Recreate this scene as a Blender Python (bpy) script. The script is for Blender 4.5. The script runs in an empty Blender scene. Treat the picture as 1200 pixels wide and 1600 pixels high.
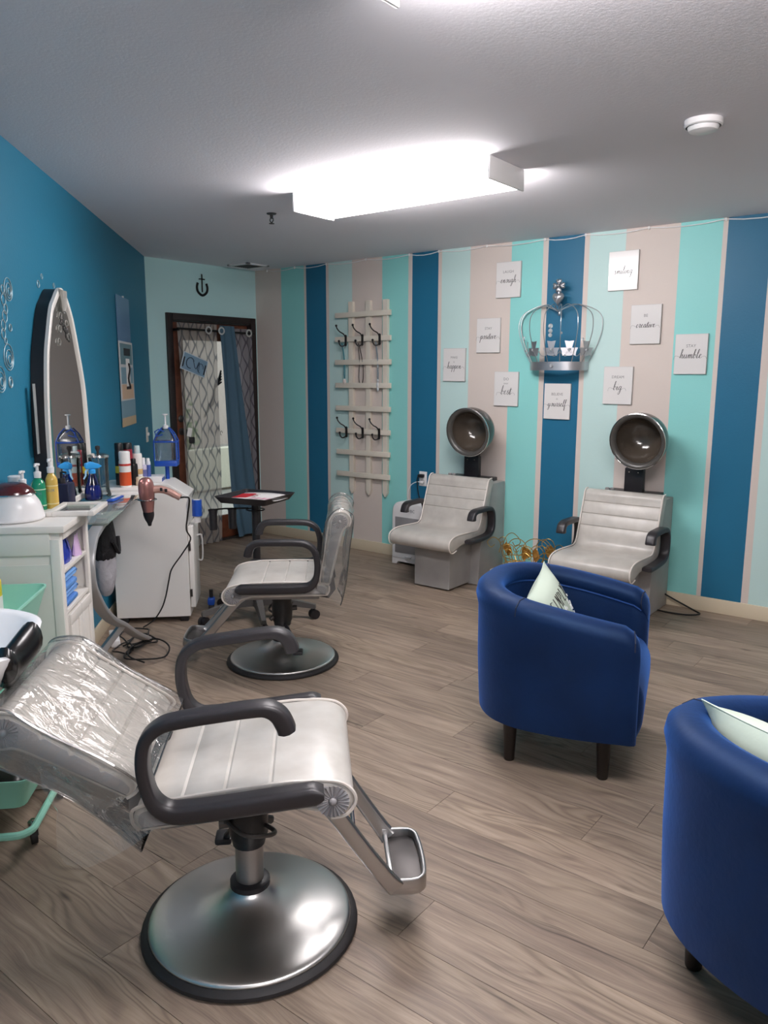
import bpy, bmesh, math, random
from mathutils import Vector, Matrix
random.seed(7)
R = math.radians
SC = bpy.context.scene
COL = SC.collection
# ------------------------------------------------------------------ camera
HEAD, PITCH, ROLL, CAMH, FPX = R(127.7214), R(10.0575), R(0.0928), 1.513, 1215.3
cd = bpy.data.cameras.new('camera')
cam = bpy.data.objects.new('camera', cd); COL.objects.link(cam)
cd.sensor_fit = 'HORIZONTAL'; cd.sensor_width = 36.0; cd.lens = FPX / 1200 * 36.0
cd.clip_start = 0.05
fw = Vector((math.cos(HEAD)*math.cos(PITCH), math.sin(HEAD)*math.cos(PITCH), -math.sin(PITCH)))
r0 = Vector((math.sin(HEAD), -math.cos(HEAD), 0)); u0 = r0.cross(fw)
cr, sr = math.cos(ROLL), math.sin(ROLL)
rt = r0*cr + u0*sr; up = -r0*sr + u0*cr
mw = Matrix.Identity(4)
for i in range(3):
    mw[i][0], mw[i][1], mw[i][2] = rt[i], up[i], -fw[i]
mw[2][3] = CAMH
cam.matrix_world = mw
SC.camera = cam
# ------------------------------------------------------------------ world, exposure
w = bpy.data.worlds.new('world'); SC.world = w; w.use_nodes = True
bg = w.node_tree.nodes['Background']
bg.inputs[0].default_value = (0.75, 0.86, 1.0, 1); bg.inputs[1].default_value = 1.1
SC.view_settings.view_transform = 'Standard'; SC.view_settings.look = 'None'
SC.view_settings.exposure = 0.40; SC.view_settings.gamma = 1.0
SC.view_settings.use_curve_mapping = False
SC.cycles.use_denoising = True
SC.cycles.max_bounces = 9; SC.cycles.transparent_max_bounces = 16
SC.cycles.sample_clamp_indirect = 6.0
LAMP = 17.0      # strength of the fluorescent diffusers
SUN = 1.2
sd = bpy.data.lights.new('sun', 'SUN'); sd.energy = SUN; sd.angle = R(1.0); sd.color = (1.0, .95, .88)
sun = bpy.data.objects.new('sun', sd); COL.objects.link(sun)
sun.rotation_euler = (R(48), 0, R(-20)); sun.location = (-12, 4, 9)
# ------------------------------------------------------------------ helpers
H = 2.44
def lin(h):
    h = h.lstrip('#'); o = []
    for i in (0, 2, 4):
        c = int(h[i:i+2], 16)/255
        o.append(c/12.92 if c <= .04045 else ((c+.055)/1.055)**2.4)
    return (o[0], o[1], o[2], 1)
MATS = {}
def mat(name, col, rough=.5, metal=0, spec=.5, bump=None, var=None, **kw):
    """principled material; bump=(scale,strength,distance) noise relief; var=(col2,scale) mottling"""
    if name in MATS: return MATS[name]
    m = bpy.data.materials.new(name); m.use_nodes = True
    nt = m.node_tree; b = nt.nodes['Principled BSDF']
    c = lin(col) if isinstance(col, str) else (*col, 1)
    b.inputs['Base Color'].default_value = c
    b.inputs['Roughness'].default_value = rough; b.inputs['Metallic'].default_value = metal
    b.inputs['Specular IOR Level'].default_value = spec
    for k, v in kw.items(): b.inputs[k.replace('_', ' ')].default_value = v
    tc = None
    if bump or var:
        tc = nt.nodes.new('ShaderNodeTexCoord')
    if var:
        n = nt.nodes.new('ShaderNodeTexNoise'); n.inputs['Scale'].default_value = var[1]; n.inputs['Detail'].default_value = 5
        mx = nt.nodes.new('ShaderNodeMix'); mx.data_type = 'RGBA'
        rp = nt.nodes.new('ShaderNodeMapRange'); rp.inputs[1].default_value = .35; rp.inputs[2].default_value = .7
        nt.links.new(tc.outputs['Object'], n.inputs['Vector']); nt.links.new(n.outputs['Fac'], rp.inputs[0])
        nt.links.new(rp.outputs[0], mx.inputs[0]); mx.inputs[6].default_value = c; mx.inputs[7].default_value = lin(var[0])
        nt.links.new(mx.outputs[2], b.inputs['Base Color'])
    if bump:
        n = nt.nodes.new('ShaderNodeTexNoise'); n.inputs['Scale'].default_value = bump[0]; n.inputs['Detail'].default_value = 3
        bp = nt.nodes.new('ShaderNodeBump'); bp.inputs['Strength'].default_value = bump[1]; bp.inputs['Distance'].default_value = bump[2]
        nt.links.new(tc.outputs['Object'], n.inputs['Vector'])
        nt.links.new(n.outputs['Fac'], bp.inputs['Height']); nt.links.new(bp.outputs[0], b.inputs['Normal'])
    MATS[name] = m; return m

def cat(pts, n=6, closed=False):
    """Catmull-Rom through points of any dimension"""
    P = [tuple(q) for q in pts]; out = []; L = len(P)
    g = (lambda i: P[i % L]) if closed else (lambda i: P[max(0, min(L-1, i))])
    for i in range(L if closed else L-1):
        a, b, c, d = g(i-1), g(i), g(i+1), g(i+2)
        for k in range(n):
            t = k/n
            out.append(tuple(.5*(2*b[j]+(c[j]-a[j])*t+(2*a[j]-5*b[j]+4*c[j]-d[j])*t*t+(3*b[j]-a[j]-3*c[j]+d[j])*t**3) for j in range(len(b))))
    if not closed: out.append(P[-1])
    return out
def offset_poly(P, d):
    """move a closed 2D outline inwards by d (outline counter-clockwise)"""
    n = len(P); o = []
    for i in range(n):
        a, b, c = P[i-1], P[i], P[(i+1) % n]
        e1 = Vector((b[0]-a[0], b[1]-a[1])); e2 = Vector((c[0]-b[0], c[1]-b[1]))
        if e1.length < 1e-9 or e2.length < 1e-9: o.append(b); continue
        n1 = Vector((-e1.y, e1.x)).normalized(); n2 = Vector((-e2.y, e2.x)).normalized()
        m = n1+n2
        if m.length < .3: m = n1
        m.normalize(); k = d/max(.45, m.dot(n1))
        o.append((b[0]+m.x*k, b[1]+m.y*k))
    return o
def area(P): return sum(P[i-1][0]*P[i][1]-P[i][0]*P[i-1][1] for i in range(len(P)))/2
def rrect(w, h, r, n=4, cx=0, cy=0):
    o = []
    for (sx, sy, a0) in ((1, 1, 0), (-1, 1, 90), (-1, -1, 180), (1, -1, 270)):
        for k in range(n+1):
            a = R(a0+90*k/n); o.append((cx+sx*(w/2-r)+r*math.cos(a), cy+sy*(h/2-r)+r*math.sin(a)))
    return o
def circ(r, n, cx=0, cy=0, ry=None, a0=0):
    return [(cx+r*math.cos(2*math.pi*k/n+a0), cy+(ry or r)*math.sin(2*math.pi*k/n+a0)) for k in range(n)]

class MB:
    def __init__(s): s.v = []; s.f = []; s.m = []; s.cur = 0
    def add(s, vs, fs):
        o = len(s.v); s.v += [tuple(v) for v in vs]; s.f += [tuple(i+o for i in f) for f in fs]; s.m += [s.cur]*len(fs); return s
    def mtl(s, i): s.cur = i; return s
    def box(s, c, d, bev=0, rot=None, seg=2):
        if bev:
            bm = bmesh.new(); bmesh.ops.create_cube(bm, size=1)
            for v in bm.verts: v.co = Vector((v.co.x*d[0], v.co.y*d[1], v.co.z*d[2]))
            bmesh.ops.bevel(bm, geom=bm.edges[:], offset=bev, segments=seg, affect='EDGES', profile=.5)
            bm.verts.index_update()
            vs = [v.co.copy() for v in bm.verts]; fs = [[v.index for v in f.verts] for f in bm.faces]; bm.free()
        else:
            vs = [Vector((x*d[0]/2, y*d[1]/2, z*d[2]/2)) for x in (-1, 1) for y in (-1, 1) for z in (-1, 1)]
            fs = [(0, 1, 3, 2), (4, 6, 7, 5), (0, 4, 5, 1), (2, 3, 7, 6), (0, 2, 6, 4), (1, 5, 7, 3)]
        if rot is not None: vs = [rot @ v for v in vs]
        return s.add([v+Vector(c) for v in vs], fs)
    def loft(s, rings, close=True, cap0=True, cap1=True):
        n = len(rings[0]); vs = [v for r in rings for v in r]; fs = []
        for i in range(len(rings)-1):
            for j in range(n if close else n-1):
                a, b = i*n+j, i*n+(j+1) % n
                fs.append((a, b, b+n, a+n))
        if cap0 and close: fs.append(tuple(range(n))[::-1])
        if cap1 and close: fs.append(tuple(range((len(rings)-1)*n, len(rings)*n)))
        return s.add(vs, fs)
    def lathe(s, prof, n=24, c=(0, 0, 0), cap0=False, cap1=False, sx=1, sy=1):
        return s.loft([[(c[0]+r*sx*math.cos(2*math.pi*k/n), c[1]+r*sy*math.sin(2*math.pi*k/n), c[2]+z) for k in range(n)] for r, z in prof], True, cap0, cap1)
    def cyl(s, p0, p1, r0, r1=None, n=12):
        return s.tube([p0, p1], [r0, r0 if r1 is None else r1], n)
    def tube(s, path, r, n=8, closed=False, sec=None, upv=None):
        """round tube, or section `sec` (list of (lateral, normal)), along a 3D path"""
        P = [Vector(q) for q in path]; L = len(P); rings = []; pu = None
        for i in range(L):
            if closed: t = P[(i+1) % L]-P[i-1]
            else: t = P[min(L-1, i+1)]-P[max(0, i-1)]
            t = t.normalized() if t.length > 1e-9 else Vector((0, 0, 1))
            if upv is not None: a = Vector(upv); a = (a-t*a.dot(t)).normalized()
            elif pu is None:
                a = Vector((0, 0, 1)) if abs(t.z) < .9 else Vector((1, 0, 0)); a = (a-t*a.dot(t)).normalized()
            else: a = (pu-t*pu.dot(t)).normalized()
            pu = a; b = t.cross(a)
            ri = r[i] if isinstance(r, (list, tuple)) else r
            if sec: rings.append([P[i]+a*(x*ri)+b*(y*ri) for x, y in sec])
            else: rings.append([P[i]+(a*math.cos(2*math.pi*k/n)+b*math.sin(2*math.pi*k/n))*ri for k in range(n)])
        if closed: rings.append(rings[0])
        return s.loft(rings, True, not closed, not closed)
    def band(s, path, th, w, y0, rr=.35):
        """flat band: 2D path (x,z) in the x-z plane, half thickness per point th, half width w across y"""
        rings = []; L = len(path)
        for i in range(L):
            a, b = path[max(0, i-1)], path[min(L-1, i+1)]
            t = Vector((b[0]-a[0], b[1]-a[1])).normalized(); nx, nz = -t.y, t.x
            h = th[i] if isinstance(th, (list, tuple)) else th
            c = min(h, w)*rr*1.5; ring = []
            for (lx, ln) in rrect(2*w, 2*h, min(c, .98*min(h, w)), 3):
                ring.append((path[i][0]+nx*ln, y0+lx, path[i][1]+nz*ln))
            rings.append(ring)
        return s.loft(rings)
    def prism(s, P, y0, y1, r=.01, seg=3, crown=0, axis='y'):
        """2D outline (x,z) extruded along y with rounded long edges"""
        if area(P) < 0: P = P[::-1]
        secs = []
        for k in range(seg+1):
            a = R(90*k/seg); secs.append((y0+r*(1-math.cos(a)) if False else y0+r*(1-math.sin(a)), r*(1-math.cos(a))))
        left = [(y0+r*(1-math.sin(R(90*k/seg))), r*(1-math.cos(R(90*k/seg)))) for k in range(seg, -1, -1)]
        rings = []
        for y, ins in left:
            rings.append((y, ins))
        rings += [(y0+y1-y, ins) for y, ins in rings[::-1]]
        out = []
        for y, ins in rings:
            Q = offset_poly(P, ins) if ins > 1e-6 else P
            if axis == 'y': out.append([(x, y, z) for x, z in Q])
            elif axis == 'z': out.append([(x, z, y) for x, z in Q])
            else: out.append([(y, x, z) for x, z in Q])
        return s.loft(out)
    def grid(s, f, nu, nv):
        vs = [f(i/nu, j/nv) for i in range(nu+1) for j in range(nv+1)]
        fs = [(i*(nv+1)+j, i*(nv+1)+j+1, (i+1)*(nv+1)+j+1, (i+1)*(nv+1)+j) for i in range(nu) for j in range(nv)]
        return s.add(vs, fs)
    def ball(s, c, r, n=10, m=6, sx=1, sy=1, sz=1):
        return s.lathe([(max(1e-4, r*math.sin(math.pi*k/m)), -r*math.cos(math.pi*k/m)*sz) for k in range(m+1)], n, c, sx=sx, sy=sy)
    def xf(s, M):
        s.v = [tuple(M @ Vector(v)) for v in s.v]; return s
    def build(s, name, mats, parent=None, ang=35, label=None, thick=0):
        me = bpy.data.meshes.new(name); me.from_pydata(s.v, [], s.f)
        if not isinstance(mats, (list, tuple)): mats = [mats]
        for m in mats: me.materials.append(m)
        if len(mats) > 1: me.polygons.foreach_set('material_index', s.m)
        bm = bmesh.new(); bm.from_mesh(me); bmesh.ops.recalc_face_normals(bm, faces=bm.faces); bm.to_mesh(me); bm.free()
        me.polygons.foreach_set('use_smooth', [True]*len(me.polygons)); me.set_sharp_from_angle(angle=R(ang))
        o = bpy.data.objects.new(name, me); COL.objects.link(o)
        if parent is not None: o.parent = parent
        if label: o['label'] = label
        if thick:
            md = o.modifiers.new('solid', 'SOLIDIFY'); md.thickness = thick; md.offset = 0
        return o
def tag(o, label, ct, group=None, kind=None):
    o['label'] = label; o['category'] = ct
    if group: o['group'] = group
    if kind: o['kind'] = kind
    return o
def thing(name, label, ct, loc=(0, 0, 0), rz=0, group=None):
    o = bpy.data.objects.new(name, None); COL.objects.link(o); o.empty_display_size = .05
    o.location = loc; o.rotation_euler = (0, 0, R(rz)); return tag(o, label, ct, group)
def struct(o): o['kind'] = 'structure'; return o
def dup(root, loc, rz, label):
    r = root.copy(); COL.objects.link(r); r.location = loc; r.rotation_euler = (0, 0, R(rz)); r['label'] = label
    for ch in root.children:
        c = ch.copy(); COL.objects.link(c); c.parent = r
        for g in ch.children:
            d = g.copy(); COL.objects.link(d); d.parent = c
    return r
S0 = -1.541
def LW(d, s, z=0):
    """point near the angled wall: d metres out of it, s metres along it"""
    k = S0+d*2**.5; t = -s*2**.5
    return ((k+t)/2, (k-t)/2, z)
def flat_text(txt, size):
    """mesh data of flat letters in the x-y plane, centred"""
    cu = bpy.data.curves.new('t', 'FONT'); cu.body = txt; cu.size = size; cu.align_x = 'CENTER'; cu.align_y = 'CENTER'; cu.resolution_u = 2
    o = bpy.data.objects.new('t', cu); COL.objects.link(o)
    me = bpy.data.meshes.new_from_object(o.evaluated_get(bpy.context.evaluated_depsgraph_get()))
    vs = [v.co.copy() for v in me.vertices]; fs = [tuple(p.vertices) for p in me.polygons]
    bpy.data.objects.remove(o); bpy.data.curves.remove(cu); bpy.data.meshes.remove(me)
    return vs, fs
# ------------------------------------------------------------------ materials
def wood_floor():
    m = bpy.data.materials.new('vinyl_plank'); m.use_nodes = True; nt = m.node_tree; N = nt.nodes.new; K = nt.links.new
    b = nt.nodes['Principled BSDF']; tc = N('ShaderNodeTexCoord'); oi = N('ShaderNodeObjectInfo')
    cmb = N('ShaderNodeCombineXYZ'); mul = N('ShaderNodeMath'); mul.operation = 'MULTIPLY'; mul.inputs[1].default_value = 40
    K(oi.outputs['Random'], mul.inputs[0]); K(mul.outputs[0], cmb.inputs[0]); K(mul.outputs[0], cmb.inputs[1])
    ad = N('ShaderNodeVectorMath'); ad.operation = 'ADD'; K(tc.outputs['Object'], ad.inputs[0]); K(cmb.outputs[0], ad.inputs[1])
    def noise(sx, sy, sc, det, dist=0, rough=.55):
        mp = N('ShaderNodeMapping'); mp.inputs['Scale'].default_value = (sx, sy, 1); K(ad.outputs[0], mp.inputs[0])
        n = N('ShaderNodeTexNoise'); n.inputs['Scale'].default_value = sc; n.inputs['Detail'].default_value = det
        n.inputs['Distortion'].default_value = dist; n.inputs['Roughness'].default_value = rough
        K(mp.outputs[0], n.inputs['Vector']); return n
    def ramp(src, stops):
        r = N('ShaderNodeValToRGB'); e = r.color_ramp.elements
        e[0].position, e[0].color = stops[0][0], lin(stops[0][1]); e[1].position, e[1].color = stops[-1][0], lin(stops[-1][1])
        for p_, c in stops[1:-1]: q = e.new(p_); q.color = lin(c)
        K(src, r.inputs[0]); return r
    # bend the grain with a slow noise, then cut it into rings and streaks
    wp = noise(1.3, 3.5, 1.5, 2)
    wv3 = N('ShaderNodeVectorMath'); wv3.operation = 'MULTIPLY_ADD'; wv3.inputs[1].default_value = (.0, .10, 0)
    K(wp.outputs['Color'], wv3.inputs[0]); K(ad.outputs[0], wv3.inputs[2]); src0 = ad; ad = wv3
    broad = noise(.9, 5.5, 1.7, 3, .4)
    grain = noise(1.1, 19, 2.0, 6, .5, .66)
    streak = noise(.8, 30, 1.5, 2, .2, .5)
    fine = noise(3.5, 150, 2.0, 3, .2)
    body = noise(.75, 5.2, 1.5, 1.5, .5, .4)
    mu = N('ShaderNodeMath'); mu.operation = 'MULTIPLY'; mu.inputs[1].default_value = 95; K(body.outputs['Fac'], mu.inputs[0])
    si = N('ShaderNodeMath'); si.operation = 'SINE'; K(mu.outputs[0], si.inputs[0])
    r01 = N('ShaderNodeMapRange'); r01.inputs[1].default_value = -1; r01.inputs[2].default_value = 1; K(si.outputs[0], r01.inputs[0])
    base = ramp(grain.outputs['Fac'], [(.30, '#4a3d34'), (.42, '#7c6c60'), (.54, '#9a8978'), (.68, '#c2b09c')])
    bcol = ramp(broad.outputs['Fac'], [(.30, '#64564c'), (.5, '#97867a'), (.72, '#c0ad9b')])
    wcol = ramp(r01.outputs[0], [(.0, '#66574c'), (.3, '#93836f'), (1, '#ab9a88')])
    fcol = ramp(fine.outputs['Fac'], [(.32, '#6b5f57'), (.5, '#a89a8e'), (.7, '#b9aca0')])
    def mix(a, c, f, mode='MIX'):
        x = N('ShaderNodeMix'); x.data_type = 'RGBA'; x.blend_type = mode
        if isinstance(f, (int, float)): x.inputs[0].default_value = f
        else: K(f, x.inputs[0])
        K(a, x.inputs[6]); K(c, x.inputs[7]); return x.outputs[2]
    pt = noise(.8, 2.6, 1.2, 1); pr = N('ShaderNodeMapRange'); pr.inputs[1].default_value = .45; pr.inputs[2].default_value = .62; pr.inputs[4].default_value = .55; K(pt.outputs['Fac'], pr.inputs[0])
    c = mix(base.outputs[0], bcol.outputs[0], .38); c = mix(c, wcol.outputs[0], pr.outputs[0]); c = mix(c, fcol.outputs[0], .16)
    dk = ramp(streak.outputs['Fac'], [(.27, '#3a302a'), (.36, '#ffffff')]); c = mix(c, dk.outputs[0], .6, 'MULTIPLY')
    # knots
    mpk = N('ShaderNodeMapping'); mpk.inputs['Scale'].default_value = (1.2, 4, 1); K(src0.outputs[0], mpk.inputs[0])
    vo = N('ShaderNodeTexVoronoi'); vo.inputs['Scale'].default_value = 1.4; K(mpk.outputs[0], vo.inputs['Vector'])
    kn_ = ramp(vo.outputs['Distance'], [(.02, '#3a2f28'), (.075, '#ffffff')]); c = mix(c, kn_.outputs[0], .7, 'MULTIPLY')
    hs = N('ShaderNodeHueSaturation'); mr = N('ShaderNodeMapRange'); mr.inputs[3].default_value = .74; mr.inputs[4].default_value = 1.04
    K(oi.outputs['Random'], mr.inputs[0]); K(mr.outputs[0], hs.inputs['Value']); K(c, hs.inputs['Color']); hs.inputs['Saturation'].default_value = 1.08
    K(hs.outputs[0], b.inputs['Base Color'])
    rr = N('ShaderNodeMapRange'); rr.inputs[3].default_value = .38; rr.inputs[4].default_value = .55; K(grain.outputs['Fac'], rr.inputs[0]); K(rr.outputs[0], b.inputs['Roughness'])
    b.inputs['Specular IOR Level'].default_value = .4
    bp = N('ShaderNodeBump'); bp.inputs['Strength'].default_value = .25; bp.inputs['Distance'].default_value = .002
    K(grain.outputs['Fac'], bp.inputs['Height']); K(bp.outputs[0], b.inputs['Normal'])
    return m
FLOORM = wood_floor()
CEIL = mat('ceiling_paint', '#f0edf3', .85, spec=.2, bump=(90, .16, .004))
TEALW = mat('dark_teal_paint', '#217594', .5, spec=.35, bump=(110, .2, .003))
MINTW = mat('mint_paint', '#bfe6e8', .55, spec=.3, bump=(110, .2, .003))
P_TEAL = mat('stripe_teal', '#90d6d2', .45, spec=.35, bump=(110, .22, .003))
P_DARK = mat('stripe_dark', '#22698a', .42, spec=.35, bump=(110, .22, .003))
P_LIGHT = mat('stripe_light', '#c2dedb', .5, spec=.3, bump=(110, .22, .003))
P_BEIGE = mat('stripe_beige', '#d6cac2', .5, spec=.3, bump=(110, .22, .003))
P_PLAIN = mat('plain_paint', '#eeebe8', .7, spec=.3, bump=(110, .2, .003))
BASEB = mat('cove_base', '#d8cab0', .45)
VINYL = mat('cream_vinyl', '#cfcbc5', .3, spec=.5, bump=(26, .08, .004), var=('#bcb7b0', 9))
VINYLG = mat('grey_vinyl', '#c2bdb6', .33, spec=.5, bump=(26, .08, .004), var=('#b2ada6', 11))
PIPING = mat('piping_vinyl', '#e6ded6', .35)
SIDEV = mat('side_vinyl', '#a9a7a5', .38, var=('#98969a', 9))
BLACKP = mat('black_plastic', '#232125', .42)
ARMP = mat('arm_urethane', '#2b282b', .38, spec=.5)
PUMPB = mat('pump_black', '#161518', .45)
RUBBER = mat('rubber', '#1c1a1b', .6)
STEEL = mat('brushed_steel', '#d0cfcd', .3, 1, Anisotropic=.75)
ALU = mat('cast_aluminium', '#b9b8b8', .3, 1)
CHROME = mat('chrome', '#dadada', .12, 1)
DARKMET = mat('dark_metal', '#5b5857', .45, .85)
GREYPAN = mat('grey_pan', '#8f8c8b', .5)
WHITEL = mat('white_laminate', '#f1eeea', .4)
WHITEP = mat('white_plastic', '#eceaea', .3)
WHITEPAINT = mat('white_painted_wood', '#e6e2dc', .42)
GREYPANEL = mat('side_panel_paint', '#dedfd8', .5)
MINTP = mat('mint_enamel', '#9adcc6', .35)
TREL = mat('trellis_paint', '#ddd5c7', .55)
IRON = mat('black_iron', '#1d1b1c', .4, .4)
BROWN = mat('door_wood', '#7a4630', .42, var=('#5f3423', 14))
CASING = mat('door_casing', '#241a1a', .45)
PORC = mat('porcelain', '#f2f2f4', .12, spec=.6)
SILVER = mat('silver_paint', '#b8b8bc', .32, .85)
GEM = mat('gem', '#e8eaec', .05, 0, .8, Transmission_Weight=.6)
GOLD = mat('gold_wire', '#c8a35c', .3, .9)
PAPER = mat('white_paper', '#f2efec', .6)
CANVAS = mat('sign_white', '#e3e0de', .18, spec=.6)
SIGNEDGE = mat('sign_edge', '#b8b5b4', .4)
INK = mat('sign_ink', '#2e2c2d', .6)
INKG = mat('sign_ink_grey', '#7d7a7a', .6)
CORD = mat('black_cord', '#141314', .5)
LEGW = mat('espresso_wood', '#1d1512', .4)
BLUEP = mat('blue_plastic', '#1e4fb0', .35)
def velvet():
    m = mat('navy_velvet', '#0e2247', .56, spec=.42, bump=(60, .16, .004), var=('#0a1836', 4))
    b = m.node_tree.nodes['Principled BSDF']
    b.inputs['Sheen Weight'].default_value = .75; b.inputs['Sheen Roughness'].default_value = .42; b.inputs['Specular Tint'].default_value = (.35, .6, 1, 1)
    b.inputs['Sheen Tint'].default_value = lin('#3f78d2'); return m
VELVET = velvet()
PILLOW = mat('mint_pillow', '#cbd9ca', .8, spec=.2, bump=(40, .15, .004))
def glassy(name, tint, rough=.03, fac=.0, bump=None, gloss=1.0, white=0):
    """thin clear sheet: transparent with fresnel gloss, no refraction"""
    m = bpy.data.materials.new(name); m.use_nodes = True; nt = m.node_tree; nt.nodes.clear(); N = nt.nodes.new; K = nt.links.new
    o = N('ShaderNodeOutputMaterial'); t = N('ShaderNodeBsdfTransparent'); t.inputs[0].default_value = lin(tint)
    g = N('ShaderNodeBsdfGlossy'); g.inputs['Roughness'].default_value = rough; g.inputs[0].default_value = (gloss, gloss, gloss, 1)
    mx = N('ShaderNodeMixShader'); fr = N('ShaderNodeFresnel'); fr.inputs[0].default_value = 1.5
    ad = N('ShaderNodeMath'); ad.operation = 'ADD'; ad.inputs[1].default_value = fac; ad.use_clamp = True
    ts = t.outputs[0]
    if white:
        df = N('ShaderNodeBsdfDiffuse'); df.inputs[0].default_value = (.9, .9, .9, 1); m2 = N('ShaderNodeMixShader'); m2.inputs[0].default_value = white; K(ts, m2.inputs[1]); K(df.outputs[0], m2.inputs[2]); ts = m2.outputs[0]
    K(fr.outputs[0], ad.inputs[0]); K(ad.outputs[0], mx.inputs[0]); K(ts, mx.inputs[1]); K(g.outputs[0], mx.inputs[2]); K(mx.outputs[0], o.inputs[0])
    if bump:
        tc = N('ShaderNodeTexCoord'); mp = N('ShaderNodeMapping'); mp.inputs['Scale'].default_value = bump[3] if len(bump) > 3 else (1, 1, 1)
        n = N('ShaderNodeTexNoise'); n.inputs['Scale'].default_value = bump[0]; n.inputs['Detail'].default_value = 4; n.inputs['Distortion'].default_value = 1.5
        bp = N('ShaderNodeBump'); bp.inputs['Strength'].default_value = bump[1]; bp.inputs['Distance'].default_value = bump[2]
        K(tc.outputs['Object'], mp.inputs[0]); K(mp.outputs[0], n.inputs['Vector']); K(n.outputs['Fac'], bp.inputs['Height'])
        K(bp.outputs[0], g.inputs['Normal']); K(bp.outputs[0], fr.inputs['Normal'])
    MATS[name] = m; return m
CLEAR = glassy('clear_vinyl', '#f8f8f7', .035, .02, (7, .42, .03, (1, 2.0, 1)), white=.085)
PANE = glassy('window_glass', '#f2f6f4', .01)
GLASST = glassy('green_glass', '#cfe6da', .02, .03, white=.22)
JARG = glassy('jar_glass', '#dfe9ea', .02, .06)
BLUEG = glassy('blue_translucent', '#1f83c4', .08, .02)
JUGC = glassy('jug_plastic', '#ccd3dd', .2, .08)
TEALG = mat('blue_gel', '#2aa4b8', .15, spec=.6)
GREENG = mat('green_gel', '#1d8a66', .15, spec=.6)
YELG = mat('yellow_gel', '#d8b45a', .15, spec=.6)
SMOKE = mat('smoked_plastic', '#2e2b28', .12, spec=.6)
SMOKEI = mat('smoked_inner', '#4a423a', .16, spec=.7)
MIRROR = mat('mirror_silver', '#eef0ee', .0, 1)
def emit(name, col, s):
    m = bpy.data.materials.new(name); m.use_nodes = True; nt = m.node_tree; nt.nodes.clear()
    e = nt.nodes.new('ShaderNodeEmission'); e.inputs[0].default_value = lin(col); e.inputs[1].default_value = s
    o = nt.nodes.new('ShaderNodeOutputMaterial'); nt.links.new(e.outputs[0], o.inputs[0]); return m
DIFFUSER = emit('lit_diffuser', '#fff9f9', LAMP)
DIFFSIDE = emit('lit_diffuser_side', '#fff9f9', LAMP*3.4)
DIFFUSER2 = emit('lit_diffuser_boosted', '#fff9f9', LAMP*1.3); DIFFSIDE2 = emit('lit_side_boosted', '#fff9f9', LAMP*5.2)  # emission raised on one fixture to brighten the ceiling and white station
# ------------------------------------------------------------------ room shell
CX0, CY0 = -5.504, 3.963            # corner of angled wall and door wall
CX1, CY1 = -5.468, 5.131            # corner of door wall and striped wall
XR, YB = 3.2, -3.0
LWE = S0-YB                         # x where the angled wall meets the back wall
T = .2
# floor: base slab and separate planks
fl = MB().box(((XR+CX0)/2, (CY1+YB)/2, -.056), (XR-CX0+.4, CY1-YB+.4, .1)).build('floor', FLOORM); struct(fl)
PL, PW = 1.22, .182
unit = MB().box((PL/2, PW/2, -.003), (PL-.0016, PW-.0016, .006)).build('plank', FLOORM, fl).data
bpy.data.objects.remove(bpy.data.objects['plank'])
row = 0; y = CY1-PW+.03
while y > .35:
    x0 = max(CX0-.02, S0-(y+PW)-.02); x = CX0-.02-random.random()*PL
    while x < 1.35:
        xe = x+PL
        # keep what the view (and a step aside) can see
        if xe > x0+.05 and (x+PL/2) < 1.3:
            if x >= x0-.02:
                o = bpy.data.objects.new('plank', unit); COL.objects.link(o); o.parent = fl; o.location = (x, y, 0)
            else:
                L = xe-x0; o = MB().box((L/2, PW/2, -.003), (L-.0016, PW-.0016, .006)).build('plank', FLOORM, fl); o.location = (x0, y, 0)
        x = xe
    y -= PW
ce = MB().box(((XR+CX0)/2, (CY1+YB)/2, H+.05), (XR-CX0+.6, CY1-YB+.6, .1)).build('ceiling', CEIL); struct(ce)
# striped wall: faces split where the paint changes
edges = [(-5.468, 'B'), (-5.135, 'T'), (-4.855, 'B'), (-4.83, 'D'), (-4.598, 'B'), (-4.568, 'L'), (-4.308, 'B'), (-3.99, 'T'), (-3.73, 'B'), (-3.692, 'D'),
         (-3.447, 'B'), (-3.415, 'L'), (-3.163, 'B'), (-2.82, 'T'), (-2.574, 'B'), (-2.534, 'D'), (-2.27, 'B'), (-2.235, 'L'), (-1.987, 'B'), (-1.642, 'T'),
         (-1.39, 'B'), (-1.362, 'D'), (-1.118, 'B'), (-1.075, 'L'), (-.83, 'B'), (-.49, 'T'), (-.24, 'B'), (-.205, 'D'), (.05, 'B'), (.08, 'L'), (.33, 'B'), (.67, 'T'),
         (.93, 'B'), (.96, 'D'), (1.2, 'B'), (1.24, 'L'), (1.5, 'B'), (1.84, 'T'), (2.09, 'B'), (2.12, 'D'), (2.36, 'B'), (XR, '')]
wm = MB(); KI = {'B': 0, 'T': 1, 'D': 2, 'L': 3}
for (a, k), (b, _) in zip(edges, edges[1:]):
    wm.mtl(KI[k]); wm.add([(a, CY1, 0), (b, CY1, 0), (b, CY1, H), (a, CY1, H)], [(0, 1, 2, 3)])
wm.mtl(0); wm.box(((CX1+XR)/2, CY1+T/2+.002, H/2), (XR-CX1+.3, T, H))
struct(wm.build('wall_back', [P_BEIGE, P_TEAL, P_DARK, P_LIGHT]))
M0 = Matrix.Translation((LWE, YB, 0)) @ Matrix.Rotation(math.atan2(CY0-YB, CX0-LWE), 4, 'Z')
LL = math.hypot(CX0-LWE, CY0-YB)
struct(MB().box((LL/2, T/2, H/2), (LL+.1, T, H)).xf(M0).build('wall_left', TEALW))
struct(MB().box((XR+T/2, (CY1+YB)/2, H/2), (T, CY1-YB+.3, H)).build('wall_right', P_PLAIN))
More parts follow.
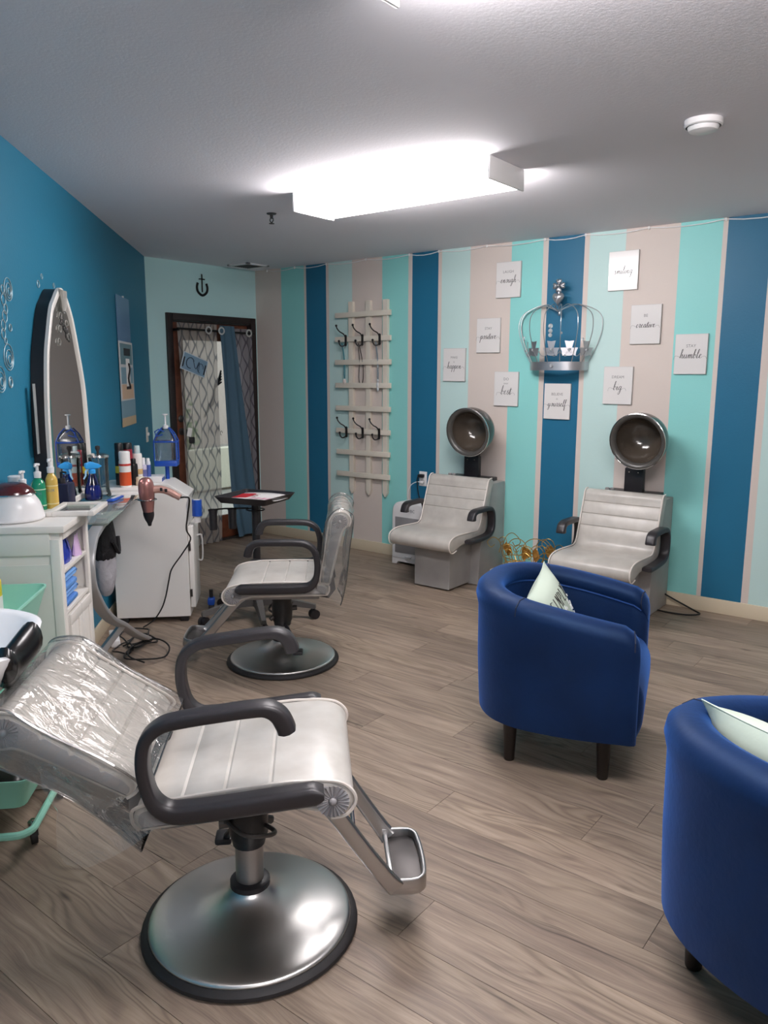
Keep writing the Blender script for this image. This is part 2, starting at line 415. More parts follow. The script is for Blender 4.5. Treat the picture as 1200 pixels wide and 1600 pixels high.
struct(MB().box(((XR+LWE)/2, YB-T/2, H/2), (XR-LWE+.4, T, H)).build('wall_front', P_PLAIN))
# door wall in its own frame: u along it from the angled wall, n into the room
DA = math.atan2(CY1-CY0, CX1-CX0); DL = math.hypot(CX1-CX0, CY1-CY0)
DM = Matrix.Translation((CX0, CY0, 0)) @ Matrix.Rotation(DA, 4, 'Z')
DROT = math.degrees(DA)
def DW(u, n, z=0): return tuple(DM @ Vector((u, -n, z)))
U0, U1, ZD = .232, 1.085, 1.955
dm = MB()
dm.box((U0/2-.1, T/2, H/2), (U0+.2, T, H)); dm.box(((U1+DL)/2+.05, T/2, H/2), (DL-U1+.1, T, H)); dm.box(((U0+U1)/2, T/2, (ZD+H)/2), (U1-U0, T, H-ZD))
struct(dm.xf(DM).build('wall_door', MINTW))
# baseboards
struct(MB().box(((CX1+XR)/2, CY1-.006, .047), (XR-CX1, .012, .094), .004).build('baseboard_back', BASEB))
struct(MB().box((LL/2, -.006, .047), (LL, .012, .094), .004).xf(M0).build('baseboard_left', BASEB))
struct(MB().box((U0/2-.02, -.006, .047), (U0-.06, .012, .094), .004).xf(DM).build('baseboard_door', BASEB))
struct(MB().box((XR-.006, (CY1+YB)/2, .047), (.012, CY1-YB, .094), .004).build('baseboard_right', BASEB))
# ------------------------------------------------------------------ ceiling fittings
def fixture(loc, label, em=None):
    L, W_, D_ = 1.175, .31, .095
    t = thing('ceiling_light', label, 'light', loc, 0, 'fluorescent ceiling lights')
    MB().box((0, 0, -.006), (L-.01, W_-.03, .012)).build('back_plate', WHITEP, t)
    P = [(-W_/2, -.012), (-W_/2, -D_+.03), (-W_/2+.012, -D_+.01), (-W_/2+.04, -D_), (W_/2-.04, -D_), (W_/2-.012, -D_+.01), (W_/2, -D_+.03), (W_/2, -.012)]
    m = MB(); xs = (-L/2+.012, L/2-.012)
    for i, (p_, q_) in enumerate(zip(P, P[1:])):
        m.mtl(1 if i in (0, len(P)-2) else 0); m.add([(xs[0], *p_), (xs[1], *p_), (xs[1], *q_), (xs[0], *q_)], [(0, 1, 2, 3)])
    m.build('diffuser', em or [DIFFUSER, DIFFSIDE], t)
    for sx in (-1, 1):
        MB().box((sx*(L/2-.006), 0, -D_/2-.002), (.012, W_+.004, D_), .003).build('end_cap', WHITEP, t)
    return t
fixture((-2.3975, 3.235, H), 'long lit fluorescent ceiling light seen whole, ahead of the striped wall')
fixture((-.6, 1.42, H), 'lit fluorescent ceiling light at the top edge, only its corner showing', [DIFFUSER2, DIFFSIDE2])
fixture((1.2, -.4, H), 'assumed ceiling light added unseen behind the camera to brighten the near side')  # assumed lamp, added to brighten walls and panels facing the camera
t = thing('smoke_detector', 'round white smoke detector on the ceiling', 'smoke detector', (-.955, 3.165, H))
MB().lathe([(.001, -.0), (.068, 0), (.068, -.02), (.062, -.024)], 28).build('base', WHITEP, t)
MB().lathe([(.056, -.022), (.056, -.026), (.05, -.038), (.035, -.043), (.001, -.045)], 28).build('cover', WHITEP, t)
t = thing('fire_sprinkler', 'small dark fire sprinkler hanging from the ceiling', 'sprinkler', (-3.46, 3.39, H))
MB().lathe([(.001, 0), (.03, 0), (.026, -.006), (.01, -.009), (.008, -.03), (.001, -.03)], 16).build('escutcheon', DARKMET, t)
m = MB(); m.tube([(-.012, 0, -.028), (-.014, 0, -.04), (0, 0, -.055)], .003, 6); m.tube([(.012, 0, -.028), (.014, 0, -.04), (0, 0, -.055)], .003, 6)
m.lathe([(.001, -.054), (.016, -.056), (.016, -.059), (.001, -.06)], 12); m.build('deflector', DARKMET, t)
t = thing('ceiling_vent', 'slatted air vent in the ceiling corner above the door', 'vent', (-5.22, 4.82, H))
m = MB()
for sx, sy, a, b in ((0, .11, .26, .03), (0, -.11, .26, .03), (.115, 0, .03, .25), (-.115, 0, .03, .25)): m.box((sx, sy, -.006), (a, b, .012), .002)
m.build('frame', WHITEP, t)
MB().box((0, 0, -.001), (.22, .2, .002)).build('duct_opening', BLACKP, t)
sl = MB().box((0, 0, 0), (.2, .018, .002), rot=Matrix.Rotation(R(38), 3, 'X')).build('slat', GREYPAN, t); sl.location = (0, -.085, -.007)
for k in range(1, 8):
    o = sl.copy(); COL.objects.link(o); o.location = (0, -.085+.0243*k, -.007)
# string of fairy lights clipped along the top of the striped wall
t = thing('fairy_light_string', 'thin white light string clipped along the top of the striped wall', 'string lights', (0, CY1, 2.43))
cl = [-5.3, -4.956, -4.584, -4.151, -3.714, -3.438, -3.02, -2.558, -2.263, -1.838, -1.373, -.98, -.5, -.1, .4]
pth = []
for a, b in zip(cl, cl[1:]):
    for k in range(4):
        u = k/4; pth.append((a+(b-a)*u, -.012, -.022*4*u*(1-u)*.7))
pth.append((cl[-1], -.012, 0))
MB().tube(pth, .0032, 6).build('wire', WHITEP, t)
o0 = None
for x in cl:
    if o0 is None: o0 = MB().lathe([(.001, -.012), (.006, -.01), (.008, 0), (.006, .008), (.001, .01)], 8).build('clip', WHITEP, t)
    else: o = o0.copy(); COL.objects.link(o); o0 = o
    o0.location = (x, -.01, 0)
# ------------------------------------------------------------------ door with curtains, and outside
t = thing('door_frame', 'dark brown timber casing around the curtained glass door', 'door frame', DW(0, 0), DROT)
t['kind'] = 'structure'; t.name = 'trim_1'; del t['category']
for nm, c, d in (('casing', (.203, -.008, 1.007), (.058, .03, 2.014)), ('casing', (1.114, -.008, 1.007), (.058, .03, 2.014)), ('casing', (.6585, -.008, 1.985), (.853, .03, .058))):
    MB().box(c, d, .005).build(nm, CASING, t)
m = MB()
m.box((.238, .1, .98), (.012, .2, 1.95)); m.box((1.079, .1, .98), (.012, .2, 1.95)); m.box((.6585, .1, 1.949), (.85, .2, .012))
m.build('jamb', CASING, t)
MB().box((.6585, .09, .009), (.83, .22, .018)).build('threshold', DARKMET, t)
d = thing('door_1', 'brown wooden door with a tall glass pane behind patterned curtains', 'door', DW(.245, -.02), DROT); d['kind'] = 'structure'
DWd, DHt = .826, 1.925
for nm, c, s_ in (('stile', (.055, .022, .98), (.11, .044, DHt)), ('stile', (DWd-.055, .022, .98), (.11, .044, DHt)), ('top_rail', (DWd/2, .022, 1.87), (DWd-.22, .044, .145)), ('bottom_rail', (DWd/2, .022, .12), (DWd-.22, .044, .205))):
    MB().box(c, s_, .004).build(nm, BROWN, d)
MB().box((DWd/2, .022, 1.01), (DWd-.21, .006, 1.59)).build('pane', PANE, d)
m = MB(); m.lathe([(.001, 0), (.03, 0), (.03, .006), (.012, .01), (.012, .035), (.026, .042), (.03, .055), (.024, .066), (.001, .07)], 16)
kn = m.xf(Matrix.Translation((.055, 0, 1.02)) @ Matrix.Rotation(R(90), 4, 'X')).build('knob', DARKMET, d)
m = MB(); m.lathe([(.001, 0), (.03, 0), (.03, .008), (.02, .014), (.001, .015)], 16); m.xf(Matrix.Translation((.055, 0, 1.13)) @ Matrix.Rotation(R(90), 4, 'X')).build('deadbolt', DARKMET, d)
# flowing hair decal and lettering on the outside of the glass
m = MB()
for k in range(5):
    o = k*.034
    pts = cat([(.33+o*.35, 1.13+o*.6), (.37+o*.5, 1.22+o*.3), (.41+o*.3, 1.28+o*.75), (.45+o*.3, 1.38+o*.5), (.53, 1.44+o*.75)], 6)
    m.tube([(x, .027, z) for x, z in pts], .008, 6)
m.build('swirl_decal', BLACKP, d)
m = MB()
for k in range(7):
    x = .33+.03*k; m.tube([(x+.012*math.cos(a), .027, .98+.02*math.sin(a)+.03*(k % 2)) for a in [j*.8 for j in range(7)]], .0025, 5)
m.build('lettering_decal', BLACKP, d)
def sheer(name, col, line, trans):
    m = bpy.data.materials.new(name); m.use_nodes = True; nt = m.node_tree; nt.nodes.clear(); N = nt.nodes.new; K = nt.links.new
    o = N('ShaderNodeOutputMaterial'); tc = N('ShaderNodeTexCoord'); sp = N('ShaderNodeSeparateXYZ'); K(tc.outputs['UV'], sp.inputs[0])
    def mth(op, a, b=None):
        n = N('ShaderNodeMath'); n.operation = op
        for i, q in enumerate((a, b)):
            if q is None: continue
            if isinstance(q, (int, float)): n.inputs[i].default_value = q
            else: K(q, n.inputs[i])
        return n.outputs[0]
    ca = mth('COSINE', mth('MULTIPLY', sp.outputs[0], 2*math.pi/.112)); cb = mth('COSINE', mth('MULTIPLY', sp.outputs[1], 2*math.pi/.205))
    f = mth('ABSOLUTE', mth('ADD', ca, mth('MULTIPLY', cb, .97)))
    sa = mth('SINE', mth('MULTIPLY', sp.outputs[0], 2*math.pi/.112)); sb = mth('SINE', mth('MULTIPLY', sp.outputs[1], 2*math.pi/.205))
    g = mth('SQRT', mth('ADD', mth('ADD', mth('POWER', mth('MULTIPLY', sa, 56.0), 2), mth('POWER', mth('MULTIPLY', sb, 27.0), 2)), 60.0))
    ln = mth('LESS_THAN', mth('DIVIDE', f, g), .0068)
    mx = N('ShaderNodeMix'); mx.data_type = 'RGBA'; mx.inputs[6].default_value = lin(col); mx.inputs[7].default_value = lin(line); K(ln, mx.inputs[0])
    df = N('ShaderNodeBsdfDiffuse'); tl = N('ShaderNodeBsdfTranslucent'); tp = N('ShaderNodeBsdfTransparent')
    K(mx.outputs[2], df.inputs[0]); K(mx.outputs[2], tl.inputs[0])
    a = N('ShaderNodeMixShader'); a.inputs[0].default_value = .45; K(df.outputs[0], a.inputs[1]); K(tl.outputs[0], a.inputs[2])
    b = N('ShaderNodeMixShader'); tr = mth('MULTIPLY', mth('SUBTRACT', 1.0, mth('MULTIPLY', ln, .6)), trans); K(tr, b.inputs[0]); K(a.outputs[0], b.inputs[1]); K(tp.outputs[0], b.inputs[2])
    K(b.outputs[0], o.inputs[0]); return m
SHEER = sheer('sheer_ogee', '#c9c4bd', '#7c7f84', .30)
SHEERP = sheer('sheer_ogee_dense', '#a3a0a6', '#6e6a74', .12)
BLUEC = mat('blue_cotton', '#4c6779', .8, spec=.2, bump=(50, .1, .003))
def curtain(name, label, m, top, bot, wav, amp, z0, z1, off, sweep=None, nu=60, nv=24):
    """hanging cloth between u ranges top=(a,b) and bot=(a,b)"""
    def f(i, j):
        z = z1+(z0-z1)*j; a = top[0]+(bot[0]-top[0])*j; b = top[1]+(bot[1]-top[1])*j
        u = a+(b-a)*i
        if sweep: u += sweep(i, j)[0]; z += sweep(i, j)[1]
        n = off+amp*(.7+.5*j)*math.sin(i*wav*2*math.pi+.6*math.sin(j*3))+.006*math.sin(7*j+i*9)
        return (u, -n, z)
    g = MB().grid(f, nu, nv); o = g.build(name, m, ang=80)
    uv = o.data.uv_layers.new(name='UVMap'); W_ = (top[1]-top[0])*1.25
    for p_ in o.data.polygons:
        for li in p_.loop_indices:
            vi = o.data.loops[li].vertex_index; i, j = vi//(nv+1), vi % (nv+1)
            uv.data[li].uv = (i/nu*W_, (z1-z0)*(1-j/nv))
    o.location = DW(-.045, 0); o.rotation_euler = (0, 0, DA)
    return tag(o, label, 'curtain', 'curtains over the glass door')
curtain('curtain', 'sheer curtain with grey ogee lattice pattern beside the door knob', SHEER, (.285, .70), (.33, .68), 5, .014, .012, 1.935, .062, lambda i, j: (0, 0), 90)
curtain('curtain', 'plain dusty blue curtain in the middle, swept along the floor', BLUEC, (.69, .85), (.78, 1.09), 2, .012, .03, 1.925, .115, lambda i, j: (.10*max(0, j-.8)*5*(1-i)*.5, .02*i*j))
curtain('curtain', 'mauve grey ogee lattice curtain at the far side of the door', SHEERP, (.845, 1.10), (.95, 1.12), 3, .011, .05, 1.91, .060, None, 70)
t = thing('curtain_rod', 'dark curtain rod across the top of the glass door', 'curtain rod', DW(-.045, 0), DROT)
MB().cyl((.275, -.085, 1.885), (1.105, -.085, 1.872), .0085, n=10).build('rod', IRON, t)
for u in (.29, 1.09): MB().box((u, -.03, 1.878), (.014, .115, .02), .003).build('bracket', IRON, t)
for u, z, n in ((.588, 1.881, .085), (.70, 1.88, .12), (1.04, 1.874, .085)):
    m = MB(); m.tube([(u+.028*math.cos(a), -n-.008, z+.028*math.sin(a)) for a in [2*math.pi*k/16 for k in range(16)]], .0075, 6, True); m.build('grommet', mat('grommet_nickel', '#d5d3d0', .3, .5), t)
# small tilted blue notice hung on the curtain, keys on the knob
t = thing('blue_notice', 'tilted pale blue notice card hung on the sheer curtain', 'sign', DW(.355, .125, 1.588), DROT)
t.rotation_euler = (0, R(19), DA)
MB().box((0, 0, 0), (.245, .004, .135), .001).build('card', mat('blue_card', '#7f9db5', .5), t)
MB().box((0, .0005, 0), (.26, .003, .15), .001).build('border', mat('card_border', '#c3cfd8', .5), t)
m = MB()
m.tube([(-.045+.04*math.cos(a_), -.003, .0+.045*math.sin(a_)) for a_ in [.6+j*.5 for j in range(10)]], .004, 5)
m.tube(cat([(-.02, -.003, .03), (.02, -.003, -.03), (.04, -.003, .035), (.055, -.003, -.04)], 5), .0035, 5)
m.tube([(.065+.03*math.cos(a_), -.003, -.01+.04*math.sin(a_)) for a_ in [j*.6 for j in range(9)]], .003, 5)
m.build('script_mark', mat('card_ink', '#2f4458', .6), t)
for sx in (-.112, .112): MB().box((sx, -.002, -.01), (.012, .003, .085)).build('clip', BLACKP, t)
t = thing('key_bunch', 'bunch of keys with a white tag hanging from the door knob', 'keys', DW(.30, .055, 1.02), DROT)
m = MB(); m.tube([(.02*math.cos(a), -.035, .03*math.sin(a)-.005) for a in [2*math.pi*k/12 for k in range(12)]], .002, 6, True); m.build('ring', CHROME, t)
MB().box((.0, -.04, -.0), (.045, .006, .075), .004, Matrix.Rotation(R(14), 3, 'Y')).build('tag', PAPER, t)
MB().box((.025, -.035, -.07), (.05, .02, .055), .006).build('fob', BLACKP, t)
# outside: pavement, pale wall, shrubs, sky beyond
struct(MB().box((-11, 4, -.12), (11, 20, .2)).build('pavement', mat('pavement', '#b9b1a6', .8)))
o = MB().box((-8.1, 6.2, .28), (.2, 7, .52)).build('planter_wall', mat('cream_masonry', '#e3dac2', .8)); tag(o, 'low cream masonry wall outside the glass door', 'wall')
o = MB().box((-13.5, 8, 2.1), (.3, 16, 4.4)).build('building_wall', mat('pale_render', '#d9c5b6', .8)); tag(o, 'pale rendered building wall far outside the door', 'building')
t = thing('shrub', 'green shrub outside, seen through the glass door', 'shrub', (-9.6, 6.9, 0))
m = MB(); random.seed(3)
for k in range(380):
    a, e, r_ = random.random()*6.28, random.random(), .55*random.random()**.4
    c = Vector((r_*math.cos(a), r_*math.sin(a)*1.4, .75+.85*(e-.5)))
    u_, v_ = Vector((random.uniform(-1, 1), random.uniform(-1, 1), random.uniform(-1, 1))).normalized()*.07, Vector((random.uniform(-1, 1), random.uniform(-1, 1), random.uniform(-1, 1))).normalized()*.04
    m.add([c-u_, c-v_, c+u_, c+v_], [(0, 1, 2, 3)])
o = m.build('foliage', mat('leaf_green', '#5f8a4a', .6), t); o['kind'] = 'stuff'
m = MB()
for a in range(5): m.cyl((0, 0, 0), (.2*math.cos(a*1.3), .25*math.sin(a*1.3), .7), .02, .008, 6)
m.build('stem', LEGW, t)
# horseshoe with cross over the door, light switch and calendar on the teal wall
t = thing('horseshoe', 'black horseshoe with a small cross above the door', 'wall ornament', DW(.56, 0, 2.235), DROT)
pts = cat([(-.045, .045), (-.055, .01), (-.045, -.03), (0, -.057), (.045, -.03), (.055, .01), (.045, .045)], 5)
MB().band(pts, .010, .004, -.006).build('shoe', IRON, t)
m = MB(); m.box((0, -.006, .045), (.009, .006, .15)); m.box((0, -.006, .078), (.06, .006, .009)); m.build('cross', IRON, t)
t = thing('light_switch', 'cream light switch plate on the dark teal wall', 'switch', LW(.0, 6.405, 1.035), 45)
MB().box((.003, 0, 0), (.006, .075, .118), .002).build('plate', WHITEPAINT, t)
MB().box((.01, 0, .004), (.02, .012, .024), .002).build('toggle', WHITEP, t)
t = thing('wall_calendar', 'hanging wall calendar with blue seaside pictures on the teal wall', 'calendar', LW(.004, 5.68, 1.6), 45)
cb1 = mat('calendar_blue', '#5f86ad', .35); cb2 = mat('calendar_sea', '#7fa3b5', .4); cb3 = mat('calendar_sand', '#cbb391', .5); cb4 = mat('calendar_peach', '#d9b79a', .5)
MB().box((.002, 0, .27), (.003, .44, .32)).build('upper_picture', cb1, t)
MB().box((.004, .01, -.07), (.003, .47, .40)).build('month_page', mat('calendar_page', '#d5d4d6', .5), t)
m = MB(); m.box((.0062, .01, .045), (.002, .40, .14)); m.build('picture', mat('calendar_pier', '#6d8f99', .4), t)
m = MB(); m.box((.0062, .01, -.1), (.002, .40, .11)); m.build('sea', cb2, t)
m = MB(); m.box((.0062, .01, -.21), (.002, .40, .10)); m.build('sand', cb4, t)
m = MB(); m.box((.008, .03, .06), (.002, .22, .05)); m.tube([(.009, .05+.03*math.sin(k*.9), -.02-.02*k) for k in range(9)], .009, 5); m.box((.008, .04, -.185), (.002, .16, .02)); m.build('print_mark', BLACKP, t)
MB().box((.0075, .04, -.085), (.001, .13, .2)).build('white_patch', PAPER, t)
MB().box((.003, .02, -.34), (.003, .49, .15)).build('lower_sky', cb2, t)
MB().box((.0034, .02, -.415), (.003, .49, .06)).build('lower_sand', cb3, t)
MB().cyl((0, 0, .43), (.012, 0, .43), .006, n=8).build('pin', WHITEP, t)
# bubble ring decals
def ring(d_, s_, z_, r_, n, label, grp=None):
    t = thing('bubble_decal', label, 'wall decal', LW(.0, s_, z_), 45, grp)
    for k in range(n):
        q = r_*(1-.33*k)
        m = MB(); m.tube([(.002, q*math.cos(a)*1.05+.1*r_*k, q*math.sin(a)-.1*r_*k) for a in [2*math.pi*j/20 for j in range(20)]], .0019, 5, True); m.build('ring', mat('bubble_silver', '#9fb4bb', .45, .3), t)
ring(0, 3.391, 1.845, .045, 3, 'upper large concentric bubble ring decal on the teal wall')
ring(0, 3.335, 1.577, .052, 3, 'middle large concentric bubble ring decal, above the black ring')
ring(0, 3.225, 1.49, .05, 3, 'lower large bubble ring decal at the picture edge')
ring(0, 3.334, 1.478, .022, 2, 'single dark bubble ring decal below the concentric ones')
for s_, z_, r_ in ((3.327, 1.80, .022), (3.325, 1.84, .016), (3.343, 1.765, .02), (3.326, 1.735, .024), (3.303, 1.70, .022), (3.296, 1.668, .02), (3.316, 1.64, .012), (3.382, 1.695, .014), (3.86, 1.95, .012), (3.80, 1.91, .016), (4.05, 1.93, .012)):
    ring(0, s_, z_, r_, 1, 'small silver bubble ring decal on the teal wall', 'small bubble ring decals')
# ------------------------------------------------------------------ styling chairs
def fan_disc(c, r, y, sgn, n=22):
    """fluted rosette on a rolled end, lying in an x-z plane at y"""
    m = MB(); vs = []; fs = []
    N_ = n*2
    for k in range(N_):
        a = 2*math.pi*k/N_; h = (.006 if k % 2 else .0)
        for q, hh in ((.3, .004), (.62, h*.8+.002), (1.0, h+.001)):
            vs.append((c[0]+r*q*math.cos(a), y+sgn*hh, c[1]+r*q*math.sin(a)))
    for k in range(N_):
        for j in range(2):
            a, b = k*3+j, ((k+1) % N_)*3+j
            fs.append((a, b, b+1, a+1))
    m.add(vs, fs)
    m.add([(c[0]+r*math.cos(2*math.pi*k/N_), y-sgn*.004, c[1]+r*math.sin(2*math.pi*k/N_)) for k in range(N_)], [tuple(range(N_))])
    m.ball((c[0], y+sgn*.002, c[1]), r*.27, 10, 6)
    return m
def groove(x, z, d=.0045, w=.006): return [(x-w, z), (x, z-d), (x+w, z)]
def styling_chair(label, loc, rz, h, tilt, phi, flap, pv, lift=0):
    t = thing('styling_chair', label, 'chair', loc, rz, 'wheelless hydraulic salon chairs')
    TM = Matrix.Translation((0, 0, h)) @ Matrix.Rotation(R(-tilt), 4, 'Y')
    # base
    MB().lathe([(.255, .002), (.293, .002), (.298, .008), (.296, .016), (.286, .024), (.268, .026)], 48, cap0=True).build('rubber_ring', RUBBER, t)
    prof = [(.274, .018), (.278, .026), (.272, .034), (.24, .042), (.19, .052), (.14, .064), (.1, .079), (.075, .093), (.058, .108), (.048, .122)]
    MB().lathe(cat(prof, 4), 64).build('base_disc', STEEL, t, ang=60)
    MB().lathe([(.05, .116), (.055, .12), (.055, .135), (.046, .14)], 24, cap0=True, cap1=True).build('base_collar', BLACKP, t)
    c = MB().lathe([(.0385, .12), (.0385, h-.255)], 24, cap1=True).build('column', mat('column_steel', '#a9a7a6', .35, .9), t)
    MB().lathe([(.044, h-.28), (.047, h-.262), (.053, h-.25), (.055, h-.17), (.05, h-.15), (.06, h-.12), (.09, h-.105)], 20, cap0=True, cap1=True).build('pump_body', PUMPB, t)
    m = MB(); m.tube(cat([(.05, -.02, h-.22), (.075, -.06, h-.215), (.06, -.1, h-.2), (.0, -.11, h-.19), (-.05, -.06, h-.18)], 5), .006, 8)
    m.cyl((-.05, -.03, h-.2), (-.075, -.035, h-.2), .014, n=10); m.cyl((.045, .03, h-.23), (.06, .04, h-.24), .012, n=10); m.build('pump_lever', DARKMET, t)
    m = MB(); m.tube([(-.02, .045, h-.27), (-.05, .11, h-.30), (-.08, .16, h-.36)], .010, 8); m.box((-.09, .175, h-.372), (.05, .06, .022), .008); m.build('foot_pedal', BLACKP, t)
    # seat pan and recline bracket
    m = MB(); m.loft([[(x, sy*(w_), z) for x, sy, z in ((-.2, 1, z_), (.19, 1, z_), (.19, -1, z_), (-.2, -1, z_))] for z_, w_ in ((-.105, .13), (-.085, .2), (-.055, .225))])
    m.xf(TM).build('seat_pan', GREYPAN, t)
    m = MB()
    for sy in (-.13, .13): m.prism([(-.27, .05), (-.285, -.05), (-.25, -.095), (-.17, -.08), (-.2, -.03), (-.235, .03)], sy-.03, sy+.03, .008, 2)
    m.box((-.225, 0, -.06), (.03, .25, .02)); m.xf(TM).build('recline_bracket', BLACKP, t)
    # seat cushion: side outline with a rolled waterfall front and three stitched channels
    top = [(-.235, -.06), (-.245, -.03), (-.235, .0)]
    out = cat([(-.24, -.062), (-.252, -.03), (-.238, -.002), (-.2, .008)], 4)[:-1]
    out += [(-.18, .009)]+groove(-.13, .010)+[(-.08, .011)]+groove(-.03, .011)+[(.02, .011)]+groove(.08, .010)+[(.13, .008)]
    out += cat([(.16, .006), (.21, .0), (.25, -.016), (.272, -.043), (.270, -.072), (.247, -.094), (.214, -.096), (.18, -.08), (.13, -.066)], 4)
    W_ = .242
    cu = MB().prism(out, -W_, W_, .014, 4).xf(TM).build('seat_cushion', VINYL, t)
    edge = cat([(-.242, -.055), (-.254, -.03), (-.236, .004), (-.1, .013), (.1, .012), (.16, .007), (.21, .001), (.252, -.014), (.275, -.043), (.273, -.073), (.248, -.097), (.212, -.099)], 5)
    for sy in (-1, 1): MB().tube([(x, sy*(W_-.004), z) for x, z in edge], .0045, 6).xf(TM).build('piping', PIPING, cu)
    for sy in (-1, 1):
        P = offset_poly(out[::-1] if area(out) < 0 else out, .012)
        q = MB().prism(P, sy*(W_-.002)-.004, sy*(W_-.002)+.004, .003, 2).xf(TM).build('side_panel', SIDEV, cu)
        fan_disc((.222, -.052), .040, sy*(W_+.002), sy).xf(TM).build('roll_rosette', SIDEV, cu)
    # armrests: one bent band each side
    pa = [(.205, -.012), (.14, -.012), (.0, -.012), (-.10, -.010), (-.155, -.002), (-.186, .03), (-.197, .08), (-.196, .135), (-.180, .185), (-.145, .212), (-.10, .22), (0, .222), (.06, .222), (.10, .218), (.125, .2), (.137, .172), (.140, .155)]
    pth = cat(pa, 4); ths = []
    for i in range(len(pth)):
        k = i/(len(pth)-1); ths.append(.024 if k < .22 else .024-.009*min(1, (k-.22)/.12) if k < .8 else .015+.006*min(1, (k-.8)/.1))
    ths[0] = .008; ths[1] = .017; ths[-1] = .010
    for sy in (-1, 1): MB().band(pth, ths, .026, sy*.268, .38).xf(TM).build('armrest', ARMP, t)
    # backrest in its own frame: u up along it, v out of its front face
    ph = R(phi); du = Vector((-math.cos(ph), 0, math.sin(ph))); dn = Vector((math.sin(ph), 0, math.cos(ph)))
    piv = Vector((pv[0], 0, pv[1]))
    BM = TM @ Matrix.Translation(piv) @ Matrix(((du.x, 0, dn.x, 0), (0, 1, 0, 0), (du.z, 0, dn.z, 0), (0, 0, 0, 1))) @ Matrix.Diagonal((.95, 1, 1, 1))
    bo = cat([(.0, -.05), (-.008, -.025), (.006, .0)], 3)[:-1]+[(.03, .003)]+groove(.09, .004)+[(.13, .004)]+groove(.175, .004)+[(.215, .004)]+groove(.255, .004)
    bo += cat([(.29, .006), (.33, .006), (.365, -.008), (.383, -.038), (.378, -.07), (.352, -.092), (.318, -.09), (.28, -.07), (.15, -.06)], 4)
    bk = MB().prism(bo, -W_, W_, .014, 4).xf(BM).build('backrest', VINYL, t)
    be = cat([(.0, -.045), (-.01, -.02), (.006, .004), (.15, .007), (.29, .009), (.332, .008), (.368, -.007), (.386, -.038), (.381, -.072), (.353, -.095), (.318, -.093)], 5)
    for sy in (-1, 1):
        MB().tube([(x, sy*(W_-.004), z) for x, z in be], .0045, 6).xf(BM).build('piping', PIPING, bk)
        P = offset_poly(bo[::-1] if area(bo) < 0 else bo, .012)
        MB().prism(P, sy*(W_-.002)-.004, sy*(W_-.002)+.004, .003, 2).xf(BM).build('side_panel', SIDEV, bk)
        fan_disc((.336, -.042), .036, sy*(W_+.002), sy).xf(BM).build('roll_rosette', SIDEV, bk)
    # clear cover pulled over the back: front, top, rear and two gussets, open below
    cv = MB(); CW = W_+.016; rnd = random.Random(5)
    co = cat([(-.03, .012), (.1, .016), (.2, .018), (.30, .019), (.35, .016), (.39, -.004), (.407, -.04), (.396, -.085), (.36, -.108), (.2, -.112), (.05, -.115), (-.10, -.118)], 5)
    nv = 14
    def cf(i, j):
        k = i*(len(co)-1); a = int(min(k, len(co)-2)); f = k-a
        x = co[a][0]*(1-f)+co[a+1][0]*f; z = co[a][1]*(1-f)+co[a+1][1]*f
        wv = .004*math.sin(9*j+17*i)+.003*math.sin(23*i-5*j)
        if i > .7: wv *= 2.5
        return (x, -CW+2*CW*j, z+wv)
    cv.grid(cf, len(co)-1, nv)
    for sy in (-1, 1):
        # gusset between front and rear sheets
        nn = len(co)-1; half = nn//2
        fr = [cf(i/nn, 0 if sy < 0 else 1) for i in range(nn+1)]
        vs = []; fs = []
        for i in range(half+1):
            a, b = Vector(fr[i]), Vector(fr[nn-i])
            for k in range(4): q = a.lerp(b, k/3); vs.append((q.x, q.y+sy*.01*math.sin(math.pi*k/3), q.z))
        for i in range(half):
            for k in range(3): fs.append((i*4+k, i*4+k+1, i*4+k+5, i*4+k+4))
        cv.add(vs, fs)
    cvo = cv.xf(BM).build('plastic_cover', CLEAR, bk, ang=80, label='clear wrinkled plastic cover')
    # welded seams of the cover
    sm = MB()
    for sy in (-1, 1): sm.tube([cf(i/40, 0 if sy < 0 else 1) for i in range(41)], .0028, 5)
    sm.tube([cf(.0, j/12) for j in range(13)], .0028, 5); sm.tube([cf(1.0, j/12) for j in range(13)], .0028, 5)
    sm.xf(BM).build('cover_seam', glassy('seam_vinyl', '#dedede', .1, .12) if 'seam_vinyl' not in MATS else MATS['seam_vinyl'], bk)
    if flap:
        fv = MB(); q = []
        for i in range(9):
            k = i/8; q.append([( .22-.32*k, -CW-.006-.01*math.sin(k*6), -.06), (.19-.27*k, -CW-.012, -.10-.05*math.sin(k*3.1)), (.16-.235*k, -CW-.014-.006*math.sin(k*9), -.115-.13*max(0, math.sin((k*1.15-.12)*3.1)))])
        fv.loft(q, False); fv.xf(BM).build('cover_flap', CLEAR, bk, ang=80)
    FM = TM @ Matrix.Translation((.14, 0, -.06)) @ Matrix.Rotation(R(-lift), 4, 'Y') @ Matrix.Translation((-.14, 0, .06))
    # footrest: two flat bars, cross rod and a U-shaped plate
    ft = MB()
    for sy in (-1, 1):
        pb = cat([(.14, -.06), (.2, -.115), (.275, -.26), (.332, -.368), (.352, -.402)], 4)
        rings = []
        for i, (x, z) in enumerate(pb):
            k = i/(len(pb)-1); hw = .026-.004*math.sin(k*3.14); y = sy*(.152-.034*k)
            a, b = pb[max(0, i-1)], pb[min(len(pb)-1, i+1)]; tt = Vector((b[0]-a[0], b[1]-a[1])).normalized(); nx, nz = -tt.y, tt.x
            rings.append([(x+nx*p_, y+q_, z+nz*p_) for p_, q_ in rrect(2*hw, .022, .009, 3)])
        ft.loft(rings)
    fo = ft.xf(FM).build('footrest', ALU, t)
